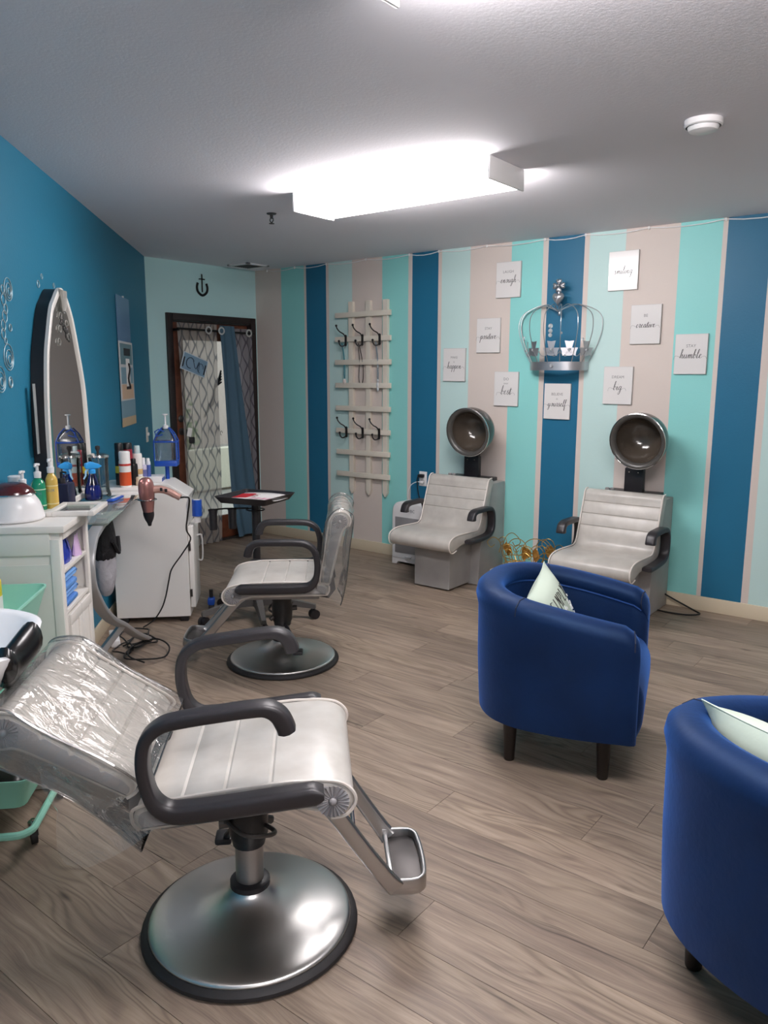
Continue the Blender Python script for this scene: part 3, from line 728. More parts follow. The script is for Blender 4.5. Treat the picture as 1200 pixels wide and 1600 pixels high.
    MB().cyl((.258, -.14, -.232), (.258, .14, -.232), .007, n=10).xf(FM).build('cross_rod', CHROME, fo)
    # the U: rim bent round the plate
    m = MB(); rim = [(.335, -.118, -.398), (.39, -.119, -.405)]+cat([(.412, -.115, -.407), (.428, -.098, -.408), (.434, -.06, -.409), (.436, 0, -.409), (.434, .06, -.409), (.428, .098, -.408), (.412, .115, -.407)], 3)+[(.39, .119, -.405), (.335, .118, -.398)]
    m.tube(rim, 1, sec=[(a, b) for a, b in rrect(.046, .013, .005, 2)], upv=(.1, 0, 1)); m.xf(FM).build('foot_rim', ALU, fo)
    m = MB(); m.prism([(.340, -.112), (.405, -.112), (.425, -.09), (.43, 0), (.425, .09), (.405, .112), (.340, .112)], -.414, -.405, .003, 2, axis='z'); m.xf(FM).build('foot_plate', DARKMET, fo)
    MB().box((.343, 0, -.400), (.014, .225, .02), .004).xf(FM).build('heel_bar', ALU, fo)
    return t
styling_chair('large reclined cream styling chair on a round steel base, nearest of the two', (-1.485, 1.315, 0), 43, .525, 6.5, 40, True, (-.227, .066))
styling_chair('upright cream styling chair facing the mirror table, plastic cover on its back', (-2.86, 2.815, 0), 221, .48, 0, 80, False, (-.212, .012), 13)
# ------------------------------------------------------------------ hood dryer chairs
def dryer_chair(label, loc):
    t = thing('hood_dryer_chair', label, 'chair', loc, -90, 'hood dryer chairs against the striped wall')
    MB().prism([(.27, .012), (.27, .30), (.0, .34), (-.02, .34), (-.02, .012)], -.145, .155, .004, 1).build('front_base', mat('base_laminate', '#a9a6a3', .42, var=('#9a9795', 6)), t)
    MB().prism([(-.0, .004), (-.04, .42), (-.10, .728), (-.36, .728), (-.36, .004)], -.23, .23, .006, 2).build('rear_cabinet', MATS['base_laminate'], t)
    # seat and back in one cushion
    o = [(.0, .36), (.2, .355), (.32, .335)]
    o = cat([(-.04, .36), (.12, .355), (.27, .345), (.34, .325), (.385, .315), (.418, .33), (.43, .362), (.418, .395), (.37, .418), (.28, .424), (.15, .420)], 4)
    o += cat([(.10, .418), (.06, .425), (.035, .45), (.02, .49)], 4)
    for z in (.545, .62, .695):
        x = .02-(z-.49)*.35; o += [(x+.002, z-.007), (x-.0045, z), (x-.002, z+.007)]
    o += cat([(-.062, .725), (-.07, .75), (-.09, .768), (-.118, .772), (-.14, .76), (-.147, .735), (-.13, .70), (-.10, .60), (-.06, .46)], 4)
    cu = MB().prism(o, -.258, .258, .016, 4).build('seat_shell', VINYLG, t)
    e = cat([(.34, .322), (.387, .311), (.421, .328), (.434, .362), (.421, .398), (.37, .421), (.28, .427), (.10, .422), (.06, .43), (.038, .452), (.022, .49), (-.06, .725), (-.068, .752), (-.09, .772), (-.12, .775)], 4)
    for sy in (-1, 1): MB().tube([(x, sy*.255, z) for x, z in e], .0045, 6).build('piping', PIPING, cu)
    pa = cat([(.24, .368), (.17, .366), (.06, .37), (-.02, .38), (-.062, .41), (-.075, .46), (-.07, .525), (-.045, .563), (.0, .574), (.1, .574), (.155, .572), (.188, .558), (.2, .53), (.2, .515)], 4)
    for sy in (-1, 1): MB().band(pa, [.010]+[.016]*(len(pa)-8)+[.017, .019, .021, .023, .024, .023, .015], .030, sy*.287, .42).build('armrest', ARMP, t)
    for sy in (-1, 1): MB().box((.1, sy*.255, .362), (.05, .05, .018), .003).build('arm_bracket', DARKMET, t)
    MB().box((-.245, -.01, .742), (.21, .36, .026), .004).build('control_panel', BLACKP, t)
    k0 = MB().lathe([(.014, 0), (.014, .016), (.011, .02), (.001, .02)], 12).build('dial', GREYPAN, t); k0.location = (-.20, -.12, .755)
    k1 = k0.copy(); COL.objects.link(k1); k1.location = (-.20, -.155, .755)
    m = MB(); m.box((-.27, .0, .83), (.045, .125, .16), .006); m.box((-.27, .0, .97), (.036, .112, .16), .006); m.build('column', BLACKP, t)
    for y in (-.03, .03): MB().lathe([(.001, -.006), (.004, -.005), (.005, 0), (.001, .003)], 8, (-.246, y, .885)).build('screw', CHROME, t)
    # hood: dome opening forward and a little down
    HM = Matrix.Translation((-.07, .075, 1.10)) @ Matrix.Rotation(R(8), 4, 'Y') @ Matrix.Rotation(R(90), 4, 'Y')
    # profile axis z points forward; outer dome, thick lip, inner bowl
    outer = cat([(.172, 0), (.174, -.03), (.168, -.08), (.148, -.13), (.11, -.172), (.06, -.196), (.001, -.203)], 4)
    MB().lathe(outer, 40).xf(HM).build('hood', SMOKE, t, ang=60)
    MB().lathe(cat([(.172, -.004), (.176, .004), (.171, .010), (.158, .005), (.148, -.006), (.144, -.02)], 3), 40).xf(HM).build('hood_lip', mat('lip_grey', '#4a4845', .3), t, ang=60)
    MB().lathe([(.1755, .0), (.179, .002), (.179, .008), (.1755, .010)], 40).xf(HM).build('chrome_trim', CHROME, t)
    MB().lathe(cat([(.145, -.018), (.142, -.05), (.124, -.10), (.09, -.145), (.045, -.17), (.001, -.176)], 4), 40).xf(HM).build('inner_bowl', SMOKEI, t, ang=60)
    MB().box((-.262, .03, 1.035), (.05, .11, .05), .01).build('hood_joint', BLACKP, t)
    return t
dc = dryer_chair('hood dryer chair beside the white heater, farther from the camera', (-3.04, 4.75, 0))
dup(dc, (-1.80, 4.75, 0), -90, 'hood dryer chair behind the blue tub chair, cable on the floor beside it')
# ------------------------------------------------------------------ tub chairs
def tub_chair(label, loc, rz):
    t = thing('tub_chair', label, 'armchair', loc, rz, 'navy velvet tub chairs')
    ZB = .19
    # plan of the shell centre line: from near arm end round the back to the other arm end
    pl = cat([(.245, -.288), (.13, -.303), (0, -.306), (-.13, -.29), (-.23, -.235), (-.292, -.13), (-.31, 0), (-.292, .13), (-.23, .235), (-.13, .29), (0, .306), (.13, .303), (.245, .288)], 6)
    n = len(pl); rings = []; pipe = []
    def hgt(x): # rim height: high behind, lower to the front
        k = max(0, min(1, (x+.32)/.57)); return .71-.085*k**1.3
    def ringat(i, sc=1.0, push=0, hs=0):
        a, b = pl[max(0, i-1)], pl[min(n-1, i+1)]; d = Vector((b[0]-a[0], b[1]-a[1])).normalized(); nx, ny = d.y, -d.x
        p_ = (pl[i][0]+push, pl[i][1]); h = hgt(p_[0])-hs
        sec = [(.000, ZB), (.022, ZB+.02), (.034, ZB+.10), (.040, .36), (.044, h-.085), (.040, h-.070), (.052, h-.060), (.060, h-.038), (.052, h-.014), (.022, h), (-.018, h-.002), (-.046, h-.024), (-.052, h-.055), (-.042, h-.10), (-.04, .40), (-.036, .30), (-.03, ZB)]
        bk = max(0, min(1, (-p_[0]+.0)/.3))
        out = []
        for q, z in sec:
            qq = q*sc
            if z < .34: qq -= (.34-z)*.16*(.3+.7*bk)*(1 if q > 0 else 0)
            out.append((p_[0]+nx*qq, p_[1]+ny*qq, ZB+(z-ZB)*1.0))
        return out
    ns = [ringat(0, .35, .055, .075), ringat(0, .72, .048, .045), ringat(0, .92, .03, .018)]
    rings = ns+[ringat(i) for i in range(n)]+[ringat(n-1, .92, .03, .018), ringat(n-1, .72, .048, .045), ringat(n-1, .35, .055, .075)]
    sh = MB().loft(rings).build('shell', VELVET, t, ang=75)
    MB().tube([r[5] for r in rings[2:-2]], .006, 6).build('piping', mat('navy_piping', '#1f4a8c', .6), sh)
    for i in (2, len(rings)-3, 3+n//4, 3+3*n//4):
        q = [Vector(v) for v in rings[i][5:13]]; MB().tube([tuple(v) for v in q], .0028, 5).build('rim_seam', mat('navy_seam', '#0a1731', .7), sh)
    # seat: deck with a waterfall front reaching down to the base
    so = cat([(-.26, ZB), (-.26, .40), (-.2, .435), (0, .445), (.19, .44), (.275, .42), (.312, .37), (.32, .31), (.316, .24), (.30, ZB)], 4)
    MB().prism(so, -.255, .255, .03, 4).build('seat', VELVET, t, ang=60)
    MB().prism([(-.27, -.15), (-.22, -.22), (.25, -.27), (.25, .27), (-.22, .22), (-.27, .15)], ZB-.012, ZB+.02, .004, 1, axis='z').build('underside', BLACKP, t)
    for x, y in ((.185, -.222), (.185, .222), (-.177, -.205), (-.177, .205)):
        MB().lathe([(.001, 0), (.019, 0), (.021, .004), (.03, ZB+.005)], 16, (x, y, 0), cap1=True).build('leg', LEGW, t)
    return t
TUB1 = ((-1.258, 2.837, 0), 16.3); TUB2 = ((-.19, 1.962, 0), 62)
tb = tub_chair('navy velvet tub chair in the room middle, its pillow printed with words', *TUB1)
dup(tb, *TUB2, 'navy velvet tub chair cut off by the picture edge, its pillow plain')
def pillow(label, loc, M, text):
    t = thing('pillow', label, 'pillow', loc, 0, 'mint throw pillows on the tub chairs')
    s_ = .18
    def f(sg):
        def g(i, j):
            a, b = 2*i-1, 2*j-1
            e = (1-abs(a)**2.6)*(1-abs(b)**2.6); pinch = 1-.09*(1-a*a)*(b*b)-.09*(1-b*b)*(a*a)
            return (sg*.068*max(0, e)**.55, a*s_*pinch, b*s_*pinch)
        return g
    m = MB(); m.grid(f(1), 14, 14); m.grid(f(-1), 14, 14); m.xf(M).build('cushion', PILLOW, t, ang=85)
    k = 28; q = [f(0)(u, v) for u, v in [(i/k, 0) for i in range(k)]+[(1, i/k) for i in range(k)]+[(1-i/k, 1) for i in range(k)]+[(0, 1-i/k) for i in range(k)]]
    MB().tube(q, .0022, 5, True).xf(M).build('seam', PILLOW, t)
    if text:
        def on(y, z): # point just proud of the front face
            x, *_ = f(1)((y/s_+1)/2, (z/s_+1)/2); return (x+.0015, y, z)
        m = MB()
        L = {'S': [(.9, 1.9), (.4, 2), (.1, 1.6), (.8, .6), (.5, .05), (0, .2)], 'I': [(.4, 2), (.4, 0)], 'M': [(0, 0), (.15, 2), (.5, .7), (.85, 2), (1, 0)], 'P': [(.1, 0), (.1, 2), (.7, 1.8), (.7, 1.1), (.1, .95)], 'L': [(.1, 2), (.1, .05), (.8, .05)], 'Y': [(0, 2), (.4, 1.1), (.85, 2), (.4, 1.1), (.3, 0)]}
        x0 = -.10
        for ch in 'SIMPLY':
            m.tube([on(x0+a*.024, .045+b*.03) for a, b in L[ch]], .0018, 5); x0 += .034
        m.xf(M).build('printed_word', INK, t)
        m = MB(); rn = random.Random(2)
        for k in range(46):
            y_, z_ = rn.uniform(-.15, .15), rn.uniform(-.12, .03); m.tube([on(y_, z_), on(y_, z_+.010)], .0022, 5)
        m.xf(M).build('printed_specks', mat('white_specks', '#f4f6f6', .7), t)
    return t
def TM_(tub, x, y, z, yaw, lean):
    c = tub[0]; a = R(tub[1]); return (c[0]+x*math.cos(a)-y*math.sin(a), c[1]+x*math.sin(a)+y*math.cos(a), z), Matrix.Rotation(a+R(yaw), 4, 'Z') @ Matrix.Rotation(R(-lean), 4, 'Y')
l_, M_ = TM_(TUB1, -.06, .0, .535, -6, 22); pillow('mint pillow with a printed word and white specks on the middle tub chair', l_, M_ @ Matrix.Rotation(R(13), 4, 'X'), True)
l_, M_ = TM_(TUB2, -.085, .06, .57, 4, 30); pillow('plain mint pillow seen from behind, on the cut-off tub chair', l_, M_, False)
# ------------------------------------------------------------------ tray table on a five-star base
def caster(t, x, y, a, r=.03, wm=None):
    m = MB(); c, s_ = math.cos(a), math.sin(a)
    for o in (-.014, .014): m.cyl((x-s_*(o-.009), y+c*(o-.009), r), (x-s_*(o+.009), y+c*(o+.009), r), r, n=16)
    m.cyl((x, y, r), (x, y, 2*r+.02), .006, n=8); m.ball((x, y, r*1.3), r*.75, 10, 6)
    return m.build('caster', wm or BLACKP, t)
t = thing('tray_table', 'black salon tray table on a grey five-star caster base', 'tray table', (-3.515, 3.25, 0), 14)
for k in range(5):
    a = R(236+72*k)
    m = MB(); m.loft([[(q*math.cos(a)-p_*math.sin(a), q*math.sin(a)+p_*math.cos(a), z+dz) for p_, dz in ((-w_, 0), (w_, 0), (w_*.7, h_), (-w_*.7, h_))] for q, z, w_, h_ in ((.03, .085, .032, .06), (.12, .09, .028, .05), (.26, .078, .022, .036), (.365, .066, .018, .026))])
    m.build('base_arm', mat('base_grey', '#5d5a58', .45), t); caster(t, .355*math.cos(a), .355*math.sin(a), a+.6)
MB().lathe([(.045, .08), (.05, .12), (.04, .16), (.03, .17), (.03, .3), (.026, .31)], 16, cap0=True).build('hub', MATS['base_grey'], t)
MB().lathe([(.024, .3), (.024, .74)], 14).build('post', BLACKP, t)
m = MB(); tw, tl = .36, .345
def trayring(e, z): return [(x, y, z) for x, y in rrect(tw+e, tl+e, .02, 3)]
m.loft([trayring(-.05, .752), trayring(0, .785), trayring(.012, .785), trayring(-.042, .744)]); m.build('tray', BLACKP, t)
m = MB(); m.tube([(.055*math.cos(a), .055*math.sin(a), .69) for a in [2*math.pi*k/18 for k in range(18)]], .004, 6, True)
m.tube([(-.05, 0, .695), (-.16, -.10, .70), (-.19, -.15, .70)], .005, 6); m.build('tool_ring', IRON, t)
for x, y in ((-.12, -.075), (-.205, -.155)):
    m = MB(); m.lathe([(.026, .70), (.024, .575)], 14, (x, y, 0)); m.lathe([(.029, .70), (.029, .692), (.026, .692)], 14, (x, y, 0)); m.build('tool_holder', BLACKP, t)
t2 = thing('price_sheet', 'white and red printed sheet lying in the black tray', 'paper', (-3.512, 3.285, .7565), 20)
m = MB(); m.grid(lambda i, j: ((i-.5)*.33, (j-.5)*.26, .006*math.sin(3*i)+.012*(abs(j-.5)*2)**2*.6+.002), 10, 6); m.build('sheet', PAPER, t2, thick=.0012)
red = mat('print_red', '#d0202f', .5); pk = mat('print_pink', '#e58fae', .5)
def on_sheet(x, y): i, j = x/.36+.5, y/.26+.5; return .006*math.sin(3*i)+.012*(abs(j-.5)*2)**2*.6+.0045
m = MB(); m.grid(lambda i, j: (-.165+.10*i, -.06+.15*j, on_sheet(-.165+.10*i, -.06+.15*j)), 4, 4); m.build('red_block', red, t2)
vs, fs = flat_text('XX', .06); m = MB().add([(v.y*-1-.045, v.x+.03, on_sheet(-v.y-.045, v.x+.03)) for v in vs], fs); m.build('red_lettering', mat('print_dark_red', '#9c1c3a', .5), t2)
for k in range(5):
    m = MB(); m.grid(lambda i, j: (-.02+.036*k+.02*i, -.115+.07*j, on_sheet(-.02+.036*k+.02*i, -.115+.07*j)), 2, 2); m.build('pink_bar', pk, t2)
# ------------------------------------------------------------------ white station, glass table, mirror along the teal wall
t = thing('salon_station', 'white laminate salon station with sloped top and a black dryer cord down its side', 'cabinet', LW(0, 4.745, 0), 45)
P = [(.05, .035), (.49, .035), (.49, .735), (.505, .785), (.39, .862), (.05, .862)]
MB().prism(P, 0, .31, .002, 1).build('body', WHITEL, t)
MB().box((.507, .165, .34), (.03, .29, .51), .004).build('door', WHITEL, t)
MB().tube(cat([(.522, .24, .34), (.55, .24, .345), (.55, .24, .49), (.522, .24, .495)], 5), .005, 6).build('door_handle', WHITEP, t)
for z in (.47, .18): MB().box((.500, .012, z), (.012, .012, .045)).build('hinge', DARKMET, t)
for x, y in ((.09, .04), (.45, .04), (.09, .27), (.45, .27)): MB().box((x, y, .018), (.05, .05, .036), .004).build('foot', BLACKP, t)
t = thing('blue_spool', 'small blue and white roll fixed to the front of the white station', 'roll', LW(.545, 4.83, .70), 45)
MB().lathe([(.02, -.05), (.03, -.05), (.03, .05), (.02, .05)], 16).build('roll', BLUEP, t); MB().lathe([(.012, -.09), (.02, -.09), (.02, .052), (.001, .054)], 12).build('core', WHITEP, t)
o = MB().box((0, 0, .0125), (.24, .42, .025), .003).build('white_shelf', WHITEL); o.location = LW(.17, 4.575, .862); o.rotation_euler = (0, 0, R(45)); tag(o, 'white shelf board under the hairspray cans, overhanging the glass table', 'shelf')
ZS = .887
# glass table
t = thing('glass_table', 'glass topped vanity table on a silver crescent leg', 'table', LW(0, 3.86, 0), 45)
MB().box((.175, 0, .880), (.31, .92, .010), .003).build('table_top', GLASST, t)
arc = cat([(3.50, .874), (3.36, .853), (3.295, .835), (3.232, .78), (3.216, .72), (3.228, .66), (3.275, .6), (3.39, .5), (3.56, .4), (3.76, .31), (4.056, .165), (4.40, .016)], 4)
PAL = mat('silver_leg', '#b4b5b7', .38, .5)
MB().tube([(.285, s_-3.86, z) for s_, z in arc], 1, sec=rrect(.05, .024, .006, 2), upv=(1, 0, 0)).build('crescent_leg', PAL, t)
MB().tube([(.285, -.09, .305), (.16, -.14, .15), (.05, -.18, .012)], 1, sec=rrect(.03, .04, .006, 2)).build('rear_leg', PAL, t)
MB().box((.285, .56, .008), (.05, .05, .016), .003).build('foot_pad', RUBBER, t)
MB().box((.03, 0, .862), (.025, .86, .03)).build('wall_rail', PAL, t)
MB().box((.285, -.36, .866), (.05, .07, .016)).build('mount_plate', PAL, t)
# arched mirror
def arch(k):
    pts = [(-.355, .89), (-.356, 1.137), (-.345, 1.36), (-.30, 1.578), (-.247, 1.69), (-.18, 1.80), (-.115, 1.85), (-.05, 1.893), (0, 1.905), (.05, 1.893), (.115, 1.845), (.18, 1.77), (.24, 1.652), (.30, 1.52), (.336, 1.39), (.355, 1.1), (.356, .89)]
    return cat(pts, 4)
t = thing('arched_mirror', 'tall arched mirror in a worn white frame on the teal wall', 'mirror', LW(0, 3.905, 0), 45)
A_ = arch(0)
ins = offset_poly(A_ if area(A_) > 0 else A_[::-1], .028)
m = MB(); n = len(ins); m.add([(.066, y, z) for y, z in ins], [tuple(range(n))]); m.build('mirror_glass', MIRROR, t)
O_ = A_ if area(A_) > 0 else A_[::-1]
m = MB(); m.loft([[(x, y, z) for y, z in Q] for x, Q in ((.058, O_), (.072, O_), (.076, offset_poly(O_, .007)), (.074, offset_poly(O_, .026)), (.066, offset_poly(O_, .029)), (.058, offset_poly(O_, .029)))], True, False, False)
m.build('frame', WHITEPAINT, t)
MB().loft([[(x, y, z) for y, z in offset_poly(O_, .006)] for x in (.002, .057)]).build('backing', BLACKP, t)
for k in range(7):
    a = -.06+.02*k; MB().tube(cat([(.078, .35*a, 1.80), (.080, .7*a, 1.85), (.078, a, 1.895)], 3), .0035, 5).build('flute', mat('ornament_grey', '#8d8c86', .5), t)
for k in range(6):
    sgn = (-1)**k; cx, cz = sgn*(.03+.025*(k//2)), 1.80-.03*k
    MB().tube([(.070, cx+(.03-.003*j)*math.cos(j*.6)*sgn, cz+(.03-.003*j)*math.sin(j*.6)) for j in range(10)], .0028, 5).build('scroll', MATS['ornament_grey'], t)
m = MB()
for cx, cz, r_ in ((.0, 1.76, .03), (.035, 1.73, .024), (.07, 1.70, .03), (.10, 1.68, .02), (-.02, 1.735, .018)):
    for k in range(5): a = k*1.257; m.ball((.068, cx+r_*.6*math.cos(a), cz+r_*.6*math.sin(a)), r_*.42, 8, 4, .25, 1)
m.build('flower_decal', DARKMET, t)
# white paper tucked behind the mirror
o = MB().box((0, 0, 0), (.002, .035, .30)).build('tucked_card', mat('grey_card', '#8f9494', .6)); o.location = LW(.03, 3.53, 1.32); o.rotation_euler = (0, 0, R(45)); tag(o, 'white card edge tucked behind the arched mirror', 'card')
# ------------------------------------------------------------------ things on the glass table and the station
def lathe_thing(name, label, ct, loc, parts, group=None, rz=45):
    t = thing(name, label, ct, loc, rz, group)
    for nm, prof, m, n in parts: MB().lathe(prof, n, cap0=True, cap1=True).build(nm, m, t)
    return t
def jar(label, loc):
    t = thing('disinfectant_jar', label, 'jar', loc, 45)
    MB().lathe(cat([(.052, .002), (.055, .01), (.05, .03), (.046, .06), (.047, .17), (.05, .2), (.048, .205)], 3), 28, cap0=True).build('glass_body', JARG, t)
    MB().lathe([(.052, .203), (.054, .207), (.052, .216), (.03, .224), (.012, .228)], 28, cap1=True).build('lid', CHROME, t)
    MB().lathe([(.006, .226), (.007, .235), (.013, .25), (.011, .262), (.001, .264)], 12).build('lid_knob', BLACKP, t)
    MB().lathe([(.03, .05), (.031, .052), (.004, .054), (.004, .224)], 14).build('lift_rod', CHROME, t)
    vs, fs = flat_text('Barbicide', .02) if False else flat_text('Classic', .02)
    return t
jar('clear disinfectant jar with a black knob standing by the arched mirror', LW(.136, 4.14, .886))
def spray(label, loc, rz):
    t = thing('spray_bottle', label, 'spray bottle', loc, rz)
    MB().lathe(cat([(.036, .001), (.041, .006), (.043, .03), (.036, .07), (.024, .11), (.016, .132), (.015, .14)], 4), 22, cap0=True).build('bottle', BLUEG, t)
    MB().lathe(cat([(.033, .004), (.038, .03), (.033, .066), (.03, .072)], 3), 18, cap0=True, cap1=True).build('liquid', mat('blue_liquid', '#1c7fd0', .2), t)
    bl = mat('sprayer_blue', '#2f97dd', .35)
    MB().lathe([(.017, .134), (.017, .152), (.013, .156)], 16, cap0=True, cap1=True).build('collar', bl, t)
    m = MB(); m.prism([(-.03, .158), (.03, .158), (.036, .170), (.034, .186), (.005, .194), (-.03, .182), (-.05, .168)], -.012, .012, .004, 2)
    m.build('sprayer_head', bl, t)
    MB().tube([(.022, 0, .160), (.032, 0, .145), (.034, 0, .125), (.045, 0, .108)], [.005, .006, .005, .004], 6).build('trigger', mat('trigger_pale', '#9fd0f0', .35), t)
    return t
spray('blue translucent spray bottle reflected in the mirror edge', LW(.128, 4.03, .886), 262)
# square navy pump bottle
t = thing('pump_bottle', 'square navy pump bottle beyond the white framed tray', 'bottle', LW(.136, 3.46, .886), 40)
MB().box((0, 0, .082), (.082, .082, .164), .006).build('bottle', mat('navy_plastic', '#171c3c', .3), t)
m = MB(); m.lathe([(.016, .162), (.016, .184), (.006, .186), (.006, .212)], 12, cap0=True, cap1=True); m.tube([(0, 0, .208), (.01, -.01, .214), (.03, -.03, .212)], .005, 6); m.build('pump', BLACKP, t)
# blue comb tray / phone
t = thing('blue_comb', 'blue plastic comb holder lying on the glass table top', 'comb', LW(.235, 4.02, .886), 36)
MB().box((0, 0, .006), (.035, .15, .012), .004).build('body', BLUEP, t); MB().box((.0, .01, .0135), (.014, .10, .003)).build('insert', WHITEP, t)
# spray cans on the shelf
def can(label, s_, d_, r_, h_, col, capc, caph, band=None, cr_=None):
    t = thing('spray_can', label, 'bottle', LW(d_, s_, ZS), 45, 'hair products on the white shelf')
    MB().lathe([(r_*.94, .0), (r_, .004), (r_, h_-.012), (r_*.9, h_)], 20, cap0=True, cap1=True).build('can', mat('can_'+col.strip('#'), col, .3), t)
    MB().lathe([((cr_ or r_*.96), h_), ((cr_ or r_*.96), h_+caph-.006), ((cr_ or r_*.96)*.86, h_+caph)], 20, cap0=True, cap1=True).build('cap', mat('cap_'+capc.strip('#'), capc, .35), t)
    if band:
        for z0, z1, c in band: MB().lathe([(r_+.0006, z0), (r_+.0006, z1)], 20).build('label_band', mat('band_'+c.strip('#'), c, .4), t)
    return t
can('white hairspray can with orange label stripes and a white cap', 4.475, .20, .032, .155, '#f0eeea', '#f2f0ee', .045, [(.01, .085, '#d5552a'), (.12, .132, '#c23a30')])
can('tall dark red hairspray can behind the white capped one', 4.62, .19, .028, .20, '#8e2030', '#191718', .035)
can('black hair product can with a dark cap', 4.56, .155, .025, .20, '#211d22', '#161517', .04, [(.07, .11, '#d8c23a')])
can('white bottle with a clear dome cap', 4.66, .235, .028, .17, '#f1ece8', '#bcd0d2', .045, [(.05, .08, '#d8b27a')], .018)
can('small black hair product bottle in front of the others', 4.56, .232, .022, .12, '#1d1b1d', '#1a191a', .03, None, .013)
can('small pale purple lotion bottle on the white shelf', 4.70, .262, .018, .10, '#c9c4da', '#f0eef2', .04, [(.03, .07, '#6a6fa8')], .010)
can('slim blue and white tube on the white shelf', 4.77, .275, .016, .11, '#e6e8f0', '#f0f0f2', .02, [(.02, .09, '#4a5fa8')], .012)
can('small cream jar just above the pink hair dryer', 4.53, .27, .026, .03, '#e9e3c8', '#efe9d0', .018)
# wipe pack and blue capped jug with pump
t = thing('wipe_box', 'flat white and blue box on top of the white station', 'box', LW(.28, 4.875, .863), 45)
MB().box((0, 0, .018), (.13, .12, .036), .003).build('box', WHITEP, t); MB().box((.0655, 0, .014), (.001, .11, .02)).build('blue_print', BLUEP, t)
t = thing('pump_jug', 'clear jug with white pump in a blue rack beside the doorway', 'jug', LW(.355, 4.99, .863), 45)
m = MB(); m.cyl((0, 0, .0), (0, 0, .085), .013, n=12); m.box((0, 0, .1), (.14, .11, .035), .006); m.build('blue_base', BLUEP, t)
MB().loft([[(x*1, y, z) for x, y in rrect(a, b, .02, 3)] for a, b, z in ((.12, .09, .118), (.13, .10, .13), (.13, .10, .235), (.12, .09, .265), (.07, .06, .30), (.04, .04, .315))]).build('jug_body', JUGC, t)
m = MB(); m.lathe([(.018, .312), (.018, .335), (.006, .338), (.006, .395), (.018, .398), (.018, .404), (.001, .406)], 12, cap0=True); m.build('pump', WHITEP, t)
m = MB()
for x, y in ((.067, .052), (-.067, .052), (.067, -.052), (-.067, -.052)): m.tube([(x, y, .11), (x, y, .24), (x*.7, y*.8, .285), (x*.3, y*.4, .32)], .004, 6)
m.tube([(x, y, .235) for x, y in rrect(.142, .112, .02, 3)], .005, 6, True); m.tube([(.0, -.06, .30), (-.03, -.085, .315), (-.055, -.07, .30), (-.05, -.06, .27), (-.01, -.058, .28)], .004, 6); m.build('blue_rack', BLUEP, t)
# pink hair dryer in a ring holder at the table corner, with its cord
t = thing('hair_dryer', 'metallic pink hair dryer hanging in a chrome ring at the glass table corner', 'hair dryer', LW(.382, 4.07, .887), 45)
PINK = mat('rose_metal', '#b8837f', .3, .75)
ax = Vector((-.012, -.016, -1)).normalized()
m = MB(); m.lathe(cat([(.001, -.105), (.022, -.1), (.036, -.08), (.04, -.045), (.038, 0), (.031, .05), (.027, .075)], 4), 22)
BMx = Matrix.Translation((0, 0, .0)) @ Matrix.Rotation(R(178), 4, 'Y') @ Matrix.Rotation(R(-3), 4, 'X')
m.xf(BMx).build('body', PINK, t)
MB().lathe(cat([(.027, .073), (.028, .09), (.022, .115), (.012, .135), (.008, .15), (.001, .151)], 3), 18, sy=.7).xf(BMx).build('nozzle', BLACKP, t)
m = MB(); m.tube(cat([(.025, .0, .038), (.06, .01, .04), (.10, .012, .03), (.145, .01, .006), (.165, .008, -.006)], 4), [.02]*6+[.019]*6+[.017]*5, 10); m.build('handle', mat('rose_pale', '#d9ab9f', .3, .6), t)
m = MB(); m.box((.075, -.012, .042), (.012, .012, .016)); m.box((.098, -.010, .036), (.012, .012, .016)); m.build('switch', BLACKP, t)
m = MB(); m.tube([(.046*math.cos(a), .046*math.sin(a), -.01) for a in [2*math.pi*k/20 for k in range(20)]], .0035, 6, True); m.tube([(-.046, 0, -.01), (-.055, -.02, -.008), (-.06, -.03, -.008)], .004, 6); m.build('ring_holder', CHROME, t)
cp = cat([(.165, .008, -.006), (.19, .01, -.004), (.208, .03, -.02), (.18, .15, -.13), (.155, .28, -.23), (.16, .40, -.31), (.10, .48, -.41), (.03, .52, -.51), (.005, .55, -.59), (-.02, .57, -.69), (-.05, .58, -.77), (-.10, .58, -.84), (-.16, .56, -.876)], 6)
MB().tube(cp, .0045, 6).build('cord', CORD, t)
# bag hanging under the table, cables and power strip on the floor
t = thing('hanging_bag', 'black and white fabric bag hanging under the glass table', 'bag', LW(.12, 4.22, .545), 45)
m = MB(); m.lathe(cat([(.02, .28), (.06, .22), (.09, .1), (.10, 0), (.09, -.12), (.05, -.2), (.001, -.215)], 4), 18, sx=.55, sy=1); m.build('pouch', mat('grey_white_cloth', '#b8b6bd', .8, bump=(14, .8, .03)), t)
m = MB(); m.lathe(cat([(.03, .29), (.075, .22), (.104, .12), (.108, .04), (.1, .0)], 4), 14, sx=.56, sy=1); m.build('dark_panel', mat('black_cloth', '#1b191d', .8, bump=(18, .8, .03)), t)
MB().tube(cat([(.0, -.03, .28), (.02, 0, .315), (0, .03, .28)], 5), .008, 6).build('strap', MATS['black_cloth'], t)
MB().tube(cat([(.06, -.07, .1), (.07, .02, .02), (.06, .06, .1)], 5), .012, 6).build('strap', MATS['black_cloth'], t)
t = thing('extension_cable', 'tangle of black cables on the floor below the glass table', 'cable', LW(.16, 4.3, 0), 45)
for k in range(4):
    c_ = ((.02, -.05), (.10, .06), (.05, .16), (.16, -.12))[k]; q = .05+.02*k
    MB().tube(cat([(c_[0]+q*(1+.25*math.sin(2.3*j))*math.cos(j*.9+k), c_[1]+q*1.5*math.sin(j*.9+k), .006+.009*(j % 3)+.004*k) for j in range(10)], 5), .0045, 6).build('cable', CORD, t)
